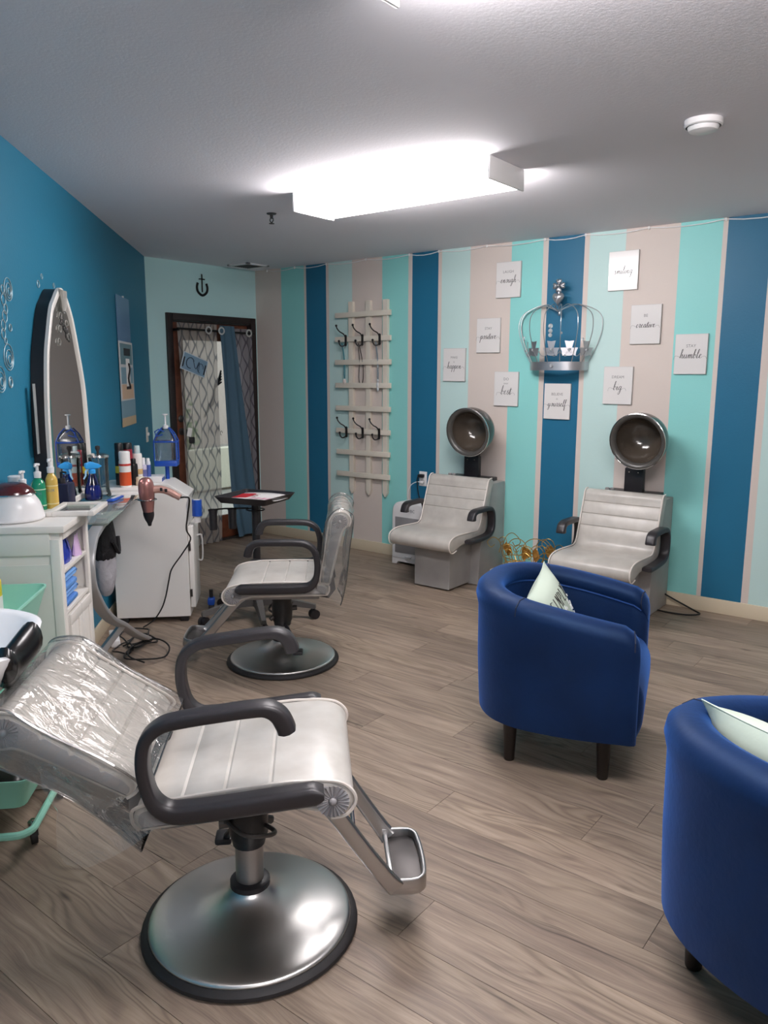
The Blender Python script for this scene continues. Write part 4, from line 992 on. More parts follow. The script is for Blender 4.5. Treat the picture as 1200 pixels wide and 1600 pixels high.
o = MB().box((0, 0, .02), (.05, .22, .038), .006).build('power_strip', WHITEP); o.location = LW(.10, 4.42, 0); o.rotation_euler = (0, 0, R(60)); tag(o, 'white power strip on the floor by the teal wall', 'power strip')
# ------------------------------------------------------------------ towel cabinet at the near end of the wall
CS, CD, CZ = 2.79, .30, .99
t = thing('towel_cabinet', 'white towel cabinet with open shelves and small doors by the sink', 'cabinet', LW(0, CS, 0), 45)
WF = .395
m = MB(); m.box((.15, .009, CZ/2-.0125), (.296, .018, CZ-.026)); m.build('side_panel', WHITEPAINT, t)
m = MB(); m.box((.15, -.001, .45), (.232, .004, .80)); m.build('side_inset', GREYPANEL, t)
for nm, c, d_ in (('side_frame', (.283, -.003, .475), (.032, .010, .93)), ('side_frame', (.017, -.003, .475), (.032, .010, .93)), ('side_frame', (.15, -.003, .925), (.236, .010, .08)), ('side_frame', (.15, -.003, .05), (.236, .010, .09))):
    MB().box(c, d_, .002).build(nm, GREYPANEL, t)
MB().box((.15, WF-.009, CZ/2-.0125), (.296, .018, CZ-.026)).build('side_panel', WHITEPAINT, t)
MB().box((.008, WF/2, CZ/2), (.012, WF-.03, CZ-.06)).build('back_panel', WHITEPAINT, t)
MB().box((.155, WF/2, CZ-.0125), (.33, WF+.03, .025), .003).build('worktop', WHITEPAINT, t)
for z in (.812, .66, .10): MB().box((.15, WF/2, z), (.29, WF-.034, .016), .002).build('shelf', WHITEPAINT, t)
for y in (.018, WF-.018): MB().box((.293, y, .5), (.014, .034, .93), .002).build('stile', WHITEPAINT, t)
MB().box((.292, WF/2, .945), (.018, WF-.09, .03), .002).build('rail', WHITEPAINT, t); MB().box((.292, WF/2, .05), (.018, WF-.09, .09), .002).build('rail', WHITEPAINT, t)
for k in (0, 1):
    y0 = .046+k*.153; dr = MB().box((.294, y0+.0745, .372), (.016, .148, .545), .002).build('cabinet_door', WHITEPAINT, t)
    m = MB()
    for c, s_ in (((.304, y0+.0745, .63), (.008, .148, .04)), ((.304, y0+.0745, .12), (.008, .148, .04)), ((.304, y0+.018, .375), (.008, .036, .47)), ((.304, y0+.131, .375), (.008, .036, .47))): m.box(c, s_, .0015)
    m.build('door_moulding', WHITEPAINT, dr)
    MB().cyl((.304, y0+(.012 if k == 0 else .137), .52), (.304, y0+(.012 if k == 0 else .137), .57), .004, n=8).build('hinge', DARKMET, dr)
# white framed glass tray on the worktop
t = thing('glass_tray', 'white framed glass tray resting on the towel cabinet', 'tray', LW(.292, 3.085, CZ), 45)
MB().box((0, 0, .010), (.13, .17, .003)).build('glass_plate', GLASST, t)
for c, s_ in (((.075, 0, .009), (.022, .235, .018)), ((-.075, 0, .009), (.022, .235, .018)), ((0, .105, .009), (.128, .025, .018)), ((0, -.105, .009), (.128, .025, .018))): MB().box(c, s_, .002).build('frame_bar', WHITEPAINT, t)
# wax warmer
t = thing('wax_warmer', 'white wax warmer with a dark red lid on the towel cabinet', 'wax warmer', LW(.108, 2.925, CZ), 45)
MB().lathe(cat([(.102, .002), (.106, .008), (.104, .02), (.093, .06), (.078, .085), (.076, .092)], 4), 32, cap0=True, cap1=True).build('body', WHITEP, t)
MB().lathe([(.078, .092), (.081, .095), (.078, .099)], 32).build('rim', CHROME, t)
MB().lathe(cat([(.077, .098), (.07, .112), (.05, .128), (.03, .135), (.001, .137)], 4), 32).build('lid', mat('maroon_lid', '#4a1518', .15, spec=.7), t)
m = MB(); m.ball((.09, .035, .04), .006, 8, 5); m.ball((.085, .055, .035), .006, 8, 5); m.build('dial', DARKMET, t)
# bottles on the cabinet
t = thing('white_jar', 'wide white plastic jar at the wall end of the towel cabinet', 'jar', LW(.05, 3.15, CZ), 45)
MB().loft([[(x, y, z) for x, y in rrect(a, a, a*.3, 4)] for a, z in ((.076, 0), (.084, .006), (.084, .075), (.07, .098), (.046, .104), (.046, .108))]).build('body', WHITEP, t)
MB().lathe([(.024, .106), (.028, .108), (.028, .13), (.024, .133)], 20, cap1=True).build('cap', WHITEP, t)
def pump(label, loc, r_, h_, m_, lab, txt):
    t = thing('pump_bottle', label, 'bottle', loc, -40, 'pump bottles on the towel cabinet')
    MB().lathe(cat([(r_*.9, .001), (r_, .006), (r_, h_*.72), (r_*.8, h_*.88), (r_*.4, h_), (r_*.38, h_+.004)], 4), 22, cap0=True, cap1=True).build('bottle', m_, t)
    MB().lathe([(r_*1.01, h_*.12), (r_*1.01, h_*.66)], 22).build('label_wrap', lab, t)
    m = MB(); m.lathe([(.013, h_), (.014, h_+.022), (.006, h_+.026), (.006, h_+.046), (.011, h_+.048), (.011, h_+.055), (.001, h_+.057)], 14); m.tube([(0, 0, h_+.052), (.03, 0, h_+.053), (.036, 0, h_+.047)], .005, 6); m.build('pump', WHITEP, t)
    vs, fs = flat_text(txt, .015); m = MB()
    m.add([((r_*1.03)*math.cos(v.x/r_), (r_*1.03)*math.sin(v.x/r_), h_*.52+v.y) for v in vs], fs); m.build('label_text', mat('label_ink', '#3f6d8a', .5), t)
pump('blue gel pump bottle with white label, second from the white jar', LW(.10, 3.075, CZ), .036, .105, TEALG, mat('label_pale_blue', '#b6cfe0', .4), 'BIOSILK' if False else 'BIO')
pump('green gel pump bottle between the blue and yellow ones', LW(.136, 3.14, CZ), .027, .125, GREENG, mat('label_pale_green', '#bfe0bf', .4), 'ATH')
pump('yellow gel pump bottle next to the navy square bottle', LW(.177, 3.17, CZ), .023, .14, YELG, mat('label_pale_yellow', '#e8d59a', .4), 'LUX')
# towels and blue bag on the shelves
t = thing('blue_bag', 'shiny blue plastic bag on the upper cabinet shelf', 'bag', LW(.205, CS+.17, .821), 45)
MB().grid(lambda i, j: (.078*math.cos(i*6.283)*(.97+.05*math.sin(7*i+5*j))*(1-.2*j*j), .135*math.sin(i*6.283)*(.95+.1*math.sin(9*i-4*j))*(1-.1*j), .125*j), 26, 8).build('bag', mat('blue_film', '#1d34a8', .25, spec=.7, bump=(14, .8, .02)), t, ang=80)
t = thing('pink_packet', 'small clear packet with pink contents in front of the blue bag', 'packet', LW(.276, CS+.29, .821), 45)
MB().grid(lambda i, j: (.02*math.cos(i*6.283)*(1-j), .035*math.sin(i*6.283)*(1-.3*j)+.01*j, .075*j+.004*math.sin(12*i)), 14, 5).build('packet', mat('pink_film', '#d9b8e0', .2, spec=.7), t)
zt = .669
for k, (c, lb) in enumerate((('#4d7fc4', 'lowest folded blue towel on the lower shelf'), ('#6d9bd8', 'second folded blue towel from the bottom of the stack'), ('#5d8fd0', 'third folded blue towel of the shelf stack'), ('#6fa0dc', 'topmost folded blue towel of the shelf stack'))):
    t = thing('folded_towel', lb, 'towel', LW(.212, CS+.155, zt+.030*k), 45, 'folded towels on the lower shelf')
    P = cat([(-.07, .002), (.06, .002), (.082-.008*(k % 2), .015), (.06, .028), (-.07, .028)], 4)
    MB().prism(P, -.085-.012*((k+1) % 2), .06+.02*(k % 2), .008, 2).build('fold', mat('towel_%d' % k, c, .9, bump=(120, .6, .004)), t)
    MB().prism(offset_poly(P, .006), -.088-.012*((k+1) % 2), .063+.02*(k % 2), .004, 2).build('inner_fold', MATS['towel_%d' % k], t)
# ------------------------------------------------------------------ mint trolley
t = thing('mint_trolley', 'mint green metal trolley with trays, under the sink', 'trolley', LW(0, 2.56, 0), 45)
def tray(name, z, d0, d1, s0, s1, hh):
    m = MB(); cx, cy = (d0+d1)/2, (s0+s1)/2; a, b = d1-d0, s1-s0
    rg = lambda e, zz: [(cx+x, cy+y, zz) for x, y in rrect(a+e, b+e, .03, 3)]
    m.loft([rg(-.07, z), rg(-.004, z+hh), rg(.006, z+hh), rg(.004, z+hh-.006), rg(-.002, z+hh-.012) if False else rg(.0, z+hh-.01), rg(-.075, z-.004)][:6]) if False else m.loft([rg(-.055, z+.004), rg(0, z+hh), rg(.010, z+hh), rg(.010, z+hh-.008), rg(.005, z+hh-.008), rg(-.05, z)])
    return m.build(name, MINTP, t)
tray('upper_tray', .695, .02, .265, -.19, .165, .105); tray('middle_tray', .43, .02, .265, -.19, .165, .09); tray('lower_tray', .155, .02, .27, -.19, .165, .105)
for y in (-.215, .185):
    MB().tube(cat([(.03, y, .088), (.03, y, .3), (.03, y, .80), (.05, y, .815)], 3), .011, 8).build('upright', MINTP, t)
pb = [(x, y, .088) for x, y in rrect(.285, .40, .05, 5, .13, -.015)]
MB().tube(pb, .012, 10, True).build('base_rail', MINTP, t)
for y in (-.215, .185):
    for z in (.74, .475, .20): MB().box((.03, y*.93, z), (.02, .03, .02), .003).build('tray_clip', MINTP, t)
for x, y in ((.25, -.115), (.255, .165), (.02, -.17), (.02, .15)):
    c = MB(); c.cyl((x-.009, y-.004, .026), (x+.009, y+.004, .026), .026, n=16); c.build('caster_wheel', RUBBER, t)
    m = MB(); m.cyl((x, y, .04), (x, y, .085), .007, n=8); m.tube([(x-.014, y, .028), (x-.014, y, .05), (x+.014, y, .05), (x+.014, y, .028)], .004, 6); m.lathe([(.016, .066), (.016, .076)], 12, (x, y, 0), True, True); m.build('caster_fork', CHROME, t)
lathe_thing('yellow_bottle', 'white and yellow bottle in the top tray of the trolley', 'bottle', LW(.11, 2.62, .70), [('body', [(.038, 0), (.042, .006), (.042, .14), (.016, .17), (.016, .175)], mat('yellow_label', '#e6cf1e', .4), 20), ('cap', [(.017, .175), (.017, .2), (.014, .203)], WHITEP, 14), ('white_label', [(.0425, .015), (.0425, .09)], PAPER, 20)])
lathe_thing('white_tub', 'white tub with a blue label in the lowest trolley tray', 'jar', LW(.19, 2.55, .162), [('body', [(.044, 0), (.048, .006), (.046, .10), (.044, .105)], WHITEP, 22), ('lid', [(.048, .105), (.048, .13), (.044, .133)], WHITEP, 22), ('label', [(.0485, .05), (.0475, .095)], mat('tub_blue', '#2f7fb8', .4), 22)])
lathe_thing('green_tub', 'pale tub with green print beside the blue labelled one', 'jar', LW(.20, 2.655, .162), [('body', [(.036, 0), (.04, .005), (.039, .09), (.03, .1)], WHITEP, 20), ('label', [(.0405, .03), (.0402, .07)], mat('tub_green', '#5aa58a', .4), 20), ('lid', [(.032, .1), (.032, .115), (.028, .118)], mat('tub_cap', '#6fb0d8', .4), 20)])
o = MB().box((0, 0, .045), (.13, .11, .085), .03, seg=3).build('dark_pouch', mat('dark_leather', '#191614', .35)); o.location = LW(.175, 2.445, .162); o.rotation_euler = (0, 0, R(45)); tag(o, 'dark leather pouch in the lowest trolley tray', 'pouch')
# ------------------------------------------------------------------ shampoo bowl
t = thing('shampoo_bowl', 'white shampoo bowl with a black neck rest behind the reclined chair', 'sink', LW(.004, 1.92, .03), 45)
BX = Matrix.Diagonal((.93, 1, 1, 1))
def rim(d0, d1, hw, z, dip=0, n=40):
    o = []
    for k in range(n):
        a = 2*math.pi*k/n; c, s_ = math.cos(a), math.sin(a); e = 2/3.4
        x = (d0+d1)/2+(d1-d0)/2*math.copysign(abs(c)**e, c); y = hw*math.copysign(abs(s_)**e, s_)
        fr = max(0, (x-(d0+d1)/2)/((d1-d0)/2)); nk = math.exp(-(y/.085)**2)*fr**2
        o.append((x-.05*nk*1.0, y, z-dip*nk-.02*fr))
    return o
m = MB(); m.loft([rim(.02, .30, .12, .64), rim(.01, .40, .17, .70), rim(.0, .462, .205, .80, .05), rim(0, .488, .222, .845, .06), rim(0, .494, .226, .862, .065), rim(.012, .484, .216, .868, .065), rim(.03, .462, .198, .858, .065), rim(.05, .43, .18, .80, .03), rim(.08, .34, .13, .70), rim(.12, .26, .07, .675)])
m.xf(BX).build('basin', PORC, t, ang=60)
m = MB(); rr_ = []
for k in range(13):
    y = -.115+.23*k/12; nk = math.exp(-(y/.085)**2); x = .482-.05*nk; z = .848-.065*nk
    w_ = .9 if 0 < k < 12 else .3
    rr_.append([(x+.034*w_*math.cos(a)-.008, y, z+.050*w_*math.sin(a)-.018) for a in [2*math.pi*j/14 for j in range(14)]])
m.loft(rr_); m.xf(BX); m.build('neck_rest', mat('neck_rubber', '#121112', .25, spec=.6), t, ang=70)
MB().box((.06, 0, .60), (.12, .2, .2), .01).build('wall_bracket', WHITEP, t)
m = MB(); m.tube(cat([(.1, -.05, .84), (.1, -.05, .92), (.14, -.05, .95), (.2, -.05, .93)], 5), .011, 8); m.build('faucet', CHROME, t)
MB().tube(cat([(.2, 0, .68), (.2, 0, .5), (.15, 0, .42), (.0, 0, .42)], 5), .02, 10).build('drain_pipe', WHITEP, t)
# ------------------------------------------------------------------ trellis with hooks on the striped wall
YW = CY1
t = thing('trellis_rack', 'cream garden trellis with six black coat hooks on the striped wall', 'rack', (-4.13, YW, 1.3))
for x in (-4.302, -4.117, -3.938):
    P = [(-.024, -.77), (0, -.805), (.024, -.77), (.024, .805), (-.024, .805)]
    MB().prism(P, -.032, -.001, .002, 1).xf(Matrix.Translation((x+4.13, 0, 0))).build('post', TREL, t)
for i, z in enumerate((1.998, 1.80, 1.61, 1.419, 1.227, 1.036, .854, .665)):
    MB().box((-.034, -.042, z-1.3), (.595-.004*abs(i-2), .019, .042), .002, Matrix.Rotation(R(-.3+.1*(i % 3)), 3, 'Y')).build('rail', TREL, t)
def hook(x, z):
    m = MB()
    m.tube(cat([(0, -.040, -.02), (0, -.045, .012), (-.010, -.055, .040), (-.035, -.075, .060), (-.055, -.085, .085), (-.062, -.088, .105)], 5), .0055, 7); m.ball((-.063, -.088, .110), .010, 8, 6)
    m.tube(cat([(0, -.042, -.02), (0, -.055, -.05), (-.018, -.075, -.058), (-.034, -.082, -.040), (-.038, -.082, -.02)], 5), .0055, 7); m.ball((-.039, -.082, -.016), .010, 8, 6)
    m.prism([(-.011, -.05), (0, -.058), (.011, -.05), (.011, .03), (0, .038), (-.011, .03)], -.044, -.036, .002, 1)
    o = m.build('coat_hook', IRON, t); o.location = (x+4.13, -.014, z-1.3)
for x in (-4.335, -4.155, -3.975): hook(x, 1.80)
for x in (-4.335, -4.155, -3.98): hook(x, 1.036)
def necklace(label, x, zt, zb, wd, m_, bead, bm_):
    t = thing('necklace', label, 'necklace', (x, YW, zt), 0, 'necklaces on the upper trellis hooks')
    L = zt-zb
    MB().tube(cat([(.004, -.075, 0), (wd*.6, -.05, -L*.4), (wd*.8, -.045, -L*.75), (wd*.2, -.045, -L), (-wd*.6, -.045, -L*.85), (-wd*.3, -.05, -L*.4), (-.004, -.075, 0)], 6), .0035, 5, True).build('cord', m_, t)
    for k, (z, r_) in enumerate(bead): MB().ball((wd*.1, -.047, -z), r_, 10, 7, 1, .7, 1.4).build('bead', bm_, t)
TURQ = mat('turquoise_cord', '#3d7f8c', .5); DKC = mat('dark_cord', '#3a2c2a', .5); GRC = mat('grey_beads', '#7f8c94', .3)
necklace('turquoise necklace with a pale pendant on the trellis', -4.36, 1.765, 1.47, .008, TURQ, [(.315, .017)], mat('pale_bead', '#d8c9c4', .4))
necklace('dark looped cord necklace on the middle upper hook', -4.18, 1.76, 1.42, .034, DKC, [], DKC)
necklace('grey and white beaded necklace on the upper trellis hook nearest the mint stripe', -4.0, 1.77, 1.42, .007, GRC, [(.14, .008), (.17, .008), (.2, .007), (.31, .01), (.345, .016), (.37, .012), (.385, .009)], mat('white_bead', '#cfd3d6', .2))
# ------------------------------------------------------------------ canvas signs with lettering
GL = {
 'a': ([[(.65, .8), (.4, 1), (.12, .55), (.25, .05), (.5, .2), (.68, .95)], [(.68, .95), (.68, .2), (.8, 0), (1, .3)]], 1.0),
 'b': ([[(0, .2), (.35, 1.6), (.35, 2.2), (.18, 2.0), (.12, .4), (.3, 0), (.6, .35), (.5, .9), (.25, .7)], [(.55, .8), (.9, .75)]], .85),
 'c': ([[(.6, .8), (.4, 1), (.15, .55), (.25, .05), (.5, .05), (.8, .35)]], .8),
 'e': ([[(0, .1), (.35, .55), (.55, .85), (.4, 1), (.2, .8), (.15, .4), (.3, .05), (.6, .1), (.8, .35)]], .8),
 'f': ([[(0, .2), (.4, 1.6), (.4, 2.2), (.2, 1.9), (.2, -.9), (.4, -1.1), (.4, -.3), (.15, .1), (.7, .3)]], .7),
 'g': ([[(.65, .8), (.4, 1), (.12, .55), (.25, .05), (.5, .2), (.68, .95)], [(.68, .95), (.62, -.6), (.35, -1.1), (.15, -.8), (.5, -.2), (1, .3)]], 1.0),
 'h': ([[(0, .2), (.4, 1.6), (.42, 2.2), (.22, 2.1), (.18, 1), (.15, 0)], [(.15, .3), (.45, .95), (.6, .75), (.6, .2), (.75, 0), (.95, .3)]], .95),
 'i': ([[(0, .3), (.15, .95), (.15, .2), (.3, 0), (.5, .3)], [(.2, 1.4), (.23, 1.52)]], .5),
 'l': ([[(0, .2), (.4, 1.7), (.38, 2.2), (.2, 1.9), (.17, .3), (.32, 0), (.6, .3)]], .6),
 'm': ([[(0, .3), (.2, .95), (.25, 0)], [(.25, .3), (.5, .95), (.62, .7), (.62, 0)], [(.62, .3), (.88, .95), (1.02, .75), (1.02, .2), (1.15, 0), (1.35, .3)]], 1.35),
 'n': ([[(0, .3), (.2, .95), (.25, 0)], [(.25, .3), (.5, .95), (.65, .8), (.65, .2), (.8, 0), (1, .3)]], 1.0),
 'o': ([[(0, .25), (.15, .5), (.4, 1), (.65, .6), (.5, .05), (.25, .1), (.15, .5), (.35, .9), (.7, .85), (.9, .8)]], .85),
 'p': ([[(0, .3), (.2, .95), (.12, -1.1)], [(.15, .5), (.4, 1), (.7, .7), (.5, .05), (.2, .1)], [(.5, .05), (.9, .3)]], .9),
 'r': ([[(0, .3), (.2, 1.05), (.45, .9), (.42, .2), (.55, 0), (.75, .3)]], .75),
 's': ([[(0, .1), (.35, 1.1), (.3, .8), (.55, .3), (.35, 0), (.1, .15)], [(.35, 0), (.75, .3)]], .75),
 't': ([[(0, .3), (.25, 1.7), (.2, .2), (.35, 0), (.6, .3)], [(-.1, 1.15), (.6, 1.3)]], .6),
 'u': ([[(0, .3), (.15, .95), (.15, .2), (.35, 0), (.6, .35), (.68, .95)], [(.68, .95), (.68, .2), (.8, 0), (1, .3)]], 1.0),
 'v': ([[(0, .3), (.15, .95), (.35, 0), (.65, .9), (.9, .8)]], .85),
 'y': ([[(0, .3), (.15, .95), (.15, .2), (.35, 0), (.6, .35), (.68, .95)], [(.68, .95), (.6, -.6), (.35, -1.1), (.15, -.8), (.5, -.2), (1, .3)]], 1.0)}
def script(word, width, y):
    """hand-lettered word as flat ribbons, thicker on the downstrokes"""
    adv = sum(GL[c][1] for c in word); sc = width/adv; x0 = -width/2; m = MB()
    def ribbon(pts, wmin, wmax):
        P = cat(pts, 7); vs = []; fs = []
        for i, (x, z) in enumerate(P):
            a, b = P[max(0, i-1)], P[min(len(P)-1, i+1)]; d = Vector((b[0]-a[0], b[1]-a[1]))
            d = d.normalized() if d.length > 1e-9 else Vector((1, 0)); h = wmin+(wmax-wmin)*max(0, -d.y)
            vs += [(x-d.y*h, y-.0001*(i % 3), z+d.x*h), (x+d.y*h, y-.0001*(i % 3), z-d.x*h)]
            if i: fs.append((2*i-2, 2*i-1, 2*i+1, 2*i))
        m.add(vs, fs)
    for c in word:
        st, a = GL[c]
        for s_ in st: ribbon([(x0+(px+.22*pz)*sc, pz*sc*1.02) for px, pz in s_], .0008, .0021)
        x0 += a*sc
    e = width/2
    ribbon([(-e-.035, -.008), (-e-.03, .012), (-e-.015, .014), (-e+.0, .3*sc)], .0005, .0007)
    ribbon([(e, .3*sc), (e+.012, .012), (e+.024, .010), (e+.03, -.004)], .0005, .0007)
    return m
def sign(label, x, z, lines, word, ww, rot=0, zw=-.02):
    t = thing('canvas_sign', label, 'sign', (x, YW, z), 0, 'white lettered signs on the striped wall'); t.rotation_euler = (0, R(rot), 0)
    MB().box((0, -.0075, 0), (.199, .015, .249), .0015).build('panel', SIGNEDGE, t)
    MB().box((0, -.0158, 0), (.195, .0012, .245)).build('face', CANVAS, t)
    for txt, zz, s_ in lines:
        vs, fs = flat_text(txt, s_); MB().add([(v.x, -.0168, zz+.010+v.y) for v in vs], fs).build('printed_caps', INKG, t)
    script(word, ww, -.0168).xf(Matrix.Translation((0, 0, zw))).build('printed_script', INK, t)
sign('white sign reading laugh enough, highest one beside the crown', -2.834, 2.18, [('LAUGH', .045, .026)], 'enough', .125, .3, -.02)
sign('white sign reading stay positive on the beige stripe', -2.988, 1.794, [('STAY', .04, .026)], 'positive', .135, .3, -.025)
sign('white sign reading make it happen, above the farther dryer hood', -3.282, 1.583, [('MAKE', .045, .024), ('it', .012, .02)], 'happen', .125, .5, -.028)
sign('white sign reading do your best, below the stay positive sign', -2.828, 1.407, [('DO', .06, .028), ('your', .03, .02)], 'best', .085, .4, -.04)
sign('white sign reading believe in yourself under the crown', -2.42, 1.325, [('BELIEVE', .04, .026), ('in', .008, .02)], 'yourself', .14, .3, -.035)
sign('white sign ending in smiling, catching the lamp glare, topmost of its side', -1.99, 2.179, [], 'smiling', .125, -.2, -.02)
sign('white sign reading be creative on the beige stripe', -1.823, 1.832, [('BE', .045, .026)], 'creative', .125, 0, -.02)
sign('white sign reading stay humble on the teal stripe', -1.526, 1.639, [('STAY', .04, .026)], 'humble', .135, 0, -.025)
sign('white sign reading dream big above the nearer dryer hood', -1.987, 1.44, [('DREAM', .045, .026)], 'big', .06, .2, -.03)
# ------------------------------------------------------------------ wire crown
t = thing('crown_ornament', 'silver half crown of wire and shamrocks hung on the striped wall', 'wall ornament', (-2.415, YW, 1.54))
def cp_(a, r_=1.0): return (.212*r_*math.cos(a), -.005-.17*r_*math.sin(a))
A_N = [math.pi*k/24 for k in range(25)]
m = MB(); m.loft([[(cp_(a)[0]*q, cp_(a)[1]*q+.0, z) for a in A_N] for q, z in ((1, 0), (1.0, .058), (.985, .058), (.985, 0), (1, 0))], False); m.build('band', SILVER, t)
WIRE = mat('wire_silver', '#c4c4c6', .28, .9)
m = MB(); top = (.008, -.075, .395)
for k, a in enumerate((.02, .42, .83, 1.22, 1.62, 2.02, 2.42, 2.8, 3.12)):
    b = cp_(a); o = cp_(a, 1.42); p1 = cp_(a, 1.25); q = cp_(a, .75)
    m.tube(cat([(b[0], b[1], .055), (p1[0], p1[1], .16), (o[0], o[1], .29), (o[0]*.9, o[1]*.9, .385), (q[0]*.9, -.02+q[1]*.8, .44), (q[0]*.35, -.05+q[1]*.35, .42), top], 5), .0028, 6)
m.build('wire_arch', WIRE, t)
m = MB()
for k in range(8):
    a0, a1 = math.pi*(k+.5)/9+.0, math.pi*(k+1.5)/9
    m.tube([(*cp_(a0+(a1-a0)*j/8, 1.07), .095+.035*(abs(j-4)/4)**2) for j in range(9)], .0025, 5)
m.build('scallop_wire', WIRE, t)
sham = []
def shamrock(m, c, a, s_):
    tn = Vector((-math.sin(a), -math.cos(a)*.8, 0)).normalized(); nn = Vector((math.cos(a), -math.sin(a), 0)).normalized()
    for (u, v, w0, w1, ang) in ((0, .004, .014, .027, 90), (-.004, 0, .014, .025, 195), (.004, 0, .014, .025, -15), (0, -.01, .018, .012, 270)):
        d = Vector((math.cos(R(ang)), math.sin(R(ang)))); p_ = Vector((-d.y, d.x)); L = .05 if ang == 90 else .042
        q = [(d*0+p_*w0), (d*L+p_*w1), (d*(L-.004)), (d*L-p_*w1), (d*0-p_*w0)]
        if ang == 270: q = [p_*.02, d*.02+p_*.02, d*.024, d*.02-p_*.02, -p_*.02]
        f_ = [Vector(c)+tn*((u+e.x)*s_)+Vector((0, 0, (v+e.y)*s_))+nn*.003 for e in q]
        b_ = [e-nn*.003 for e in f_]; n = len(q)
        m.add(f_+b_, [tuple(range(n)), tuple(range(2*n-1, n-1, -1))]+[(i, (i+1) % n, n+(i+1) % n, n+i) for i in range(n)])
for a in (.35, .95, 1.48, 2.13, 2.8):
    p_ = cp_(a, 1.09); m = MB(); shamrock(m, (p_[0], p_[1], .135), a, 1.15); o = m.build('shamrock', SILVER, t)
    g = cp_(a, 1.13); MB().ball((g[0], g[1], .137), .011, 10, 6).build('gem', GEM, o)
for k, (a, z, r_) in enumerate(((1.48, .232, .014), (1.48, .26, .015), (1.48, .292, .016), (1.2, .245, .009), (.62, .205, .008), (2.5, .225, .008), (3.0, .215, .007))):
    p_ = cp_(a, 1.27); MB().ball((p_[0], p_[1], z), r_, 12, 8).build('gem', GEM, t)
g = cp_(1.48, 1.01); MB().ball((g[0], g[1], .030), .013, 12, 8).build('gem', GEM, t)
# heart and four-leaf cross on top
hp = []
for k in range(24):
    a = 2*math.pi*k/24; hp.append((.0024*16*math.sin(a)**3*.9, .0026*(13*math.cos(a)-5*math.cos(2*a)-2*math.cos(3*a)-math.cos(4*a))))
m = MB(); m.loft([[(.008+1.18*x*q, -.085+y_, .482+1.18*z*q) for x, z in hp] for y_, q in ((.026, .25), (.02, .7), (.008, .95), (-.002, 1), (-.012, .95), (-.024, .7), (-.03, .25))]); m.build('heart', SILVER, t, ang=70)
m = MB()
for k in range(4):
    mm = MB(); mm.loft([[(x*q*.62, y_, z*q*.62) for x, z in hp] for y_, q in ((.008, .4), (.004, .9), (-.004, 1), (-.010, .8), (-.013, .4))])
    mm.xf(Matrix.Translation((.008, -.08, .565)) @ Matrix.Rotation(R(90*k), 4, 'Y') @ Matrix.Translation((0, 0, .026))); m.add(mm.v, mm.f)
m.ball((.008, -.094, .565), .009, 8, 6); m.cyl((.008, -.08, .49), (.008, -.08, .54), .007, n=8); m.build('leaf_cross', SILVER, t, ang=70)
MB().box((.008, -.05, .385), (.016, .03, .03), .003).build('hanger', WIRE, t)
# ------------------------------------------------------------------ white heater, outlet, cords
t = thing('white_heater', 'white upright air unit with a grey front panel by the striped wall', 'heater', (-3.555, 5.0, 0))
P = cat([(-.165, .045), (-.165, .25), (-.163, .43), (-.14, .49), (-.09, .512), (0, .515), (.09, .512), (.14, .49), (.163, .43), (.165, .25), (.165, .045)], 4)
MB().prism(P, -.09, .08, .016, 3).build('housing', WHITEP, t)
MB().box((0, -.0915, .245), (.255, .006, .29), .002).build('front_panel', mat('heater_grey', '#8f8d8e', .4), t)
m = MB(); m.prism([(-.165, 0), (-.165, .07), (.165, .07), (.165, 0), (.12, 0), (.10, .022), (-.10, .022), (-.12, 0)], -.085, .075, .003, 1); m.build('foot_base', WHITEP, t)
m = MB(); m.prism([(-.035, .075), (.035, .075), (.028, .06), (0, .053), (-.028, .06)], -.098, -.085, .002, 1); m.build('latch', mat('heater_latch', '#c9c7c7', .35), t)
vs, fs = flat_text('VBC', .034); MB().add([(v.x+.03, -.0915, .445+v.y) for v in vs], fs).build('lettering', INKG, t)
t = thing('wall_outlet', 'white wall outlet with a black plug on the dark stripe', 'outlet', (-3.567, YW, .68))
MB().box((0, -.003, 0), (.074, .006, .118), .002).build('plate', WHITEP, t)
for z in (.024, -.024): MB().box((0, -.0068, z), (.034, .002, .030), .003).build('socket', mat('socket_grey', '#b9b6b4', .4), t)
t = thing('black_plug_cord', 'black plug and cord running from the outlet to the farther dryer chair', 'cord', (-3.567, YW, .68))
MB().box((-.006, -.025, .026), (.05, .034, .026), .006).build('plug', BLACKP, t)
MB().tube(cat([(-.03, -.03, .022), (-.036, -.035, -.01), (-.03, -.035, -.08), (-.01, -.035, -.16), (.05, -.03, -.3), (.16, -.03, -.5), (.2, -.03, -.66)], 5), .0045, 6).build('cord', CORD, t)
t = thing('white_plug_cord', 'thin white cord running from the outlet to the white heater', 'cord', (-3.567, YW, .68))
MB().box((0, -.018, -.026), (.026, .022, .022), .004).build('plug', WHITEP, t)
MB().tube(cat([(-.012, -.02, -.026), (-.05, -.03, -.028), (-.10, -.035, -.06), (-.125, -.035, -.12), (-.12, -.03, -.2), (-.06, -.02, -.4), (0, -.02, -.6)], 5), .0032, 6).build('cord', WHITEP, t)
t = thing('floor_cable', 'black cable looping on the floor beside the nearer dryer chair', 'cable', (-1.5, 5.0, 0))
MB().tube(cat([(-.10, .06, .10), (-.02, .075, .06), (.12, .06, .012), (.17, .02, .006), (.12, -.045, .006), (.02, -.07, .006), (-.10, -.06, .006)], 6), .0055, 6).build('cable', CORD, t)
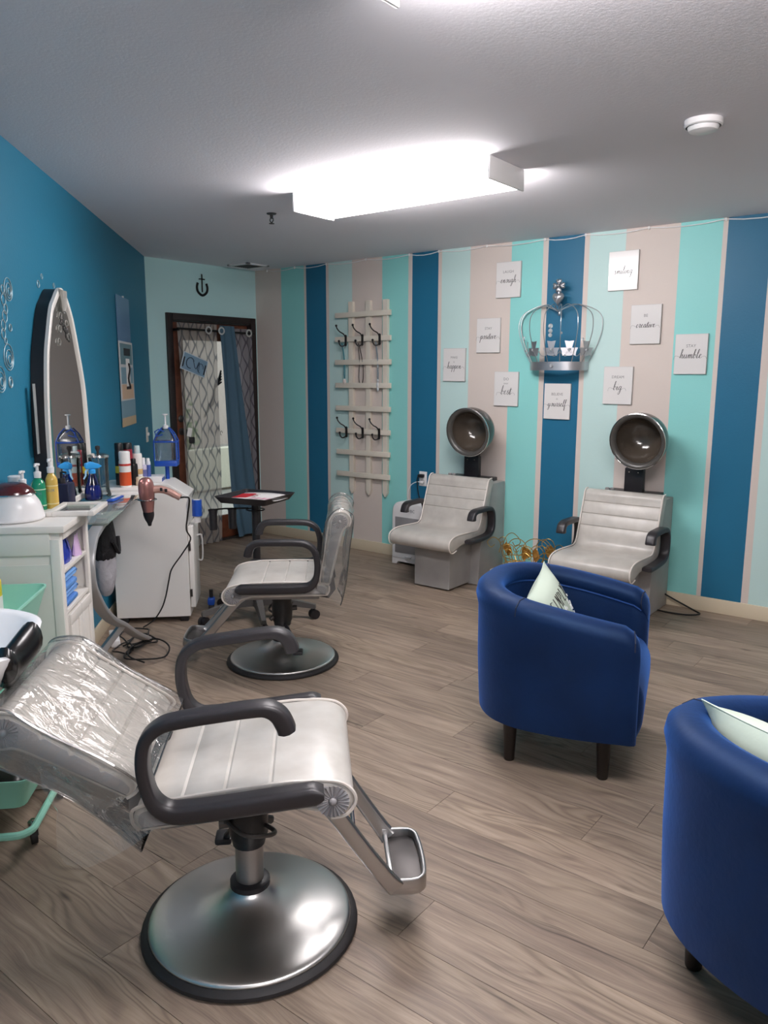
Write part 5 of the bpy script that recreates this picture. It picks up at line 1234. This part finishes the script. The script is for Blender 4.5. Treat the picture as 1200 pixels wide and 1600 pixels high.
# ------------------------------------------------------------------ gold wire basket on a low cream table between the dryer chairs
t = thing('low_table', 'small low cream side table partly hidden behind the blue tub chair', 'table', (-2.36, 4.70, 0))
MB().box((.0, 0, .19), (.46, .34, .022), .004).build('table_top', mat('cream_board', '#d9ceb6', .5), t)
for x, y in ((-.2, -.14), (.2, -.14), (-.2, .14), (.2, .14)): MB().box((x, y, .09), (.03, .03, .18), .003).build('leg', MATS['cream_board'], t)
t = thing('wire_basket', 'gold wire basket of curled loops and leaves between the dryer chairs', 'basket', (-2.42, 4.76, .202))
m = MB(); rn = random.Random(11)
for k in range(16):
    a = 2*math.pi*k/16; x, y = .20*math.cos(a), .10*math.sin(a); h = rn.uniform(.09, .19); r_ = rn.uniform(.035, .085); sg = (-1)**k
    m.tube(cat([(x*.8, y*.8, 0), (x, y, h*.5), (x+sg*r_*.3, y, h), (x+sg*r_, y-.01, h+r_*.4), (x+sg*r_*1.7, y-.01, h-r_*.2), (x+sg*r_*1.3, y-.01, h-r_*.7), (x+sg*r_*.9, y, h-r_*.4)], 6), .0028, 5)
m.build('curled_wire', GOLD, t)
m = MB()
for k in range(5):
    x = -.13+.07*k; r_ = (.07, .075, .05, .11, .06)[k]; z = (.08, .12, .1, .10, .06)[k]
    m.tube([(x+r_*math.cos(q), -.05+.02*k*.2, z+r_*math.sin(q)) for q in [math.pi*j/14 for j in range(15)]], .003, 5)
m.build('wire_loop', GOLD, t)
m = MB()
for z in (.004, .05): m.tube([(.18*math.cos(a), .09*math.sin(a), z) for a in [2*math.pi*j/28 for j in range(28)]], .0035, 5, True)
m.build('ring', GOLD, t)
lf = mat('gold_leaf', '#a87a3a', .4, .6)
for k in range(9):
    a = rn.uniform(0, 6.28); c = Vector((.17*math.cos(a), .085*math.sin(a)-.01, rn.uniform(.03, .10)))
    m = MB(); m.grid(lambda i, j: (c.x+(i-.5)*.05*math.sin(math.pi*min(.98, max(.02, j))), c.y+.01*math.sin(3*j), c.z+.075*j), 4, 6); m.build('leaf', lf, t, thick=.0015)

t = thing('hand_tool', 'small blue and black object on the floor by the white station door', 'tool', LW(.60, 4.93, 0), 45)
MB().box((0, 0, .075), (.045, .06, .05), .012).build('blue_body', BLUEP, t); MB().box((0, 0, .025), (.035, .05, .05), .006).build('black_foot', BLACKP, t); MB().cyl((0, 0, .1), (0, 0, .15), .012, n=10).build('black_stem', BLACKP, t)
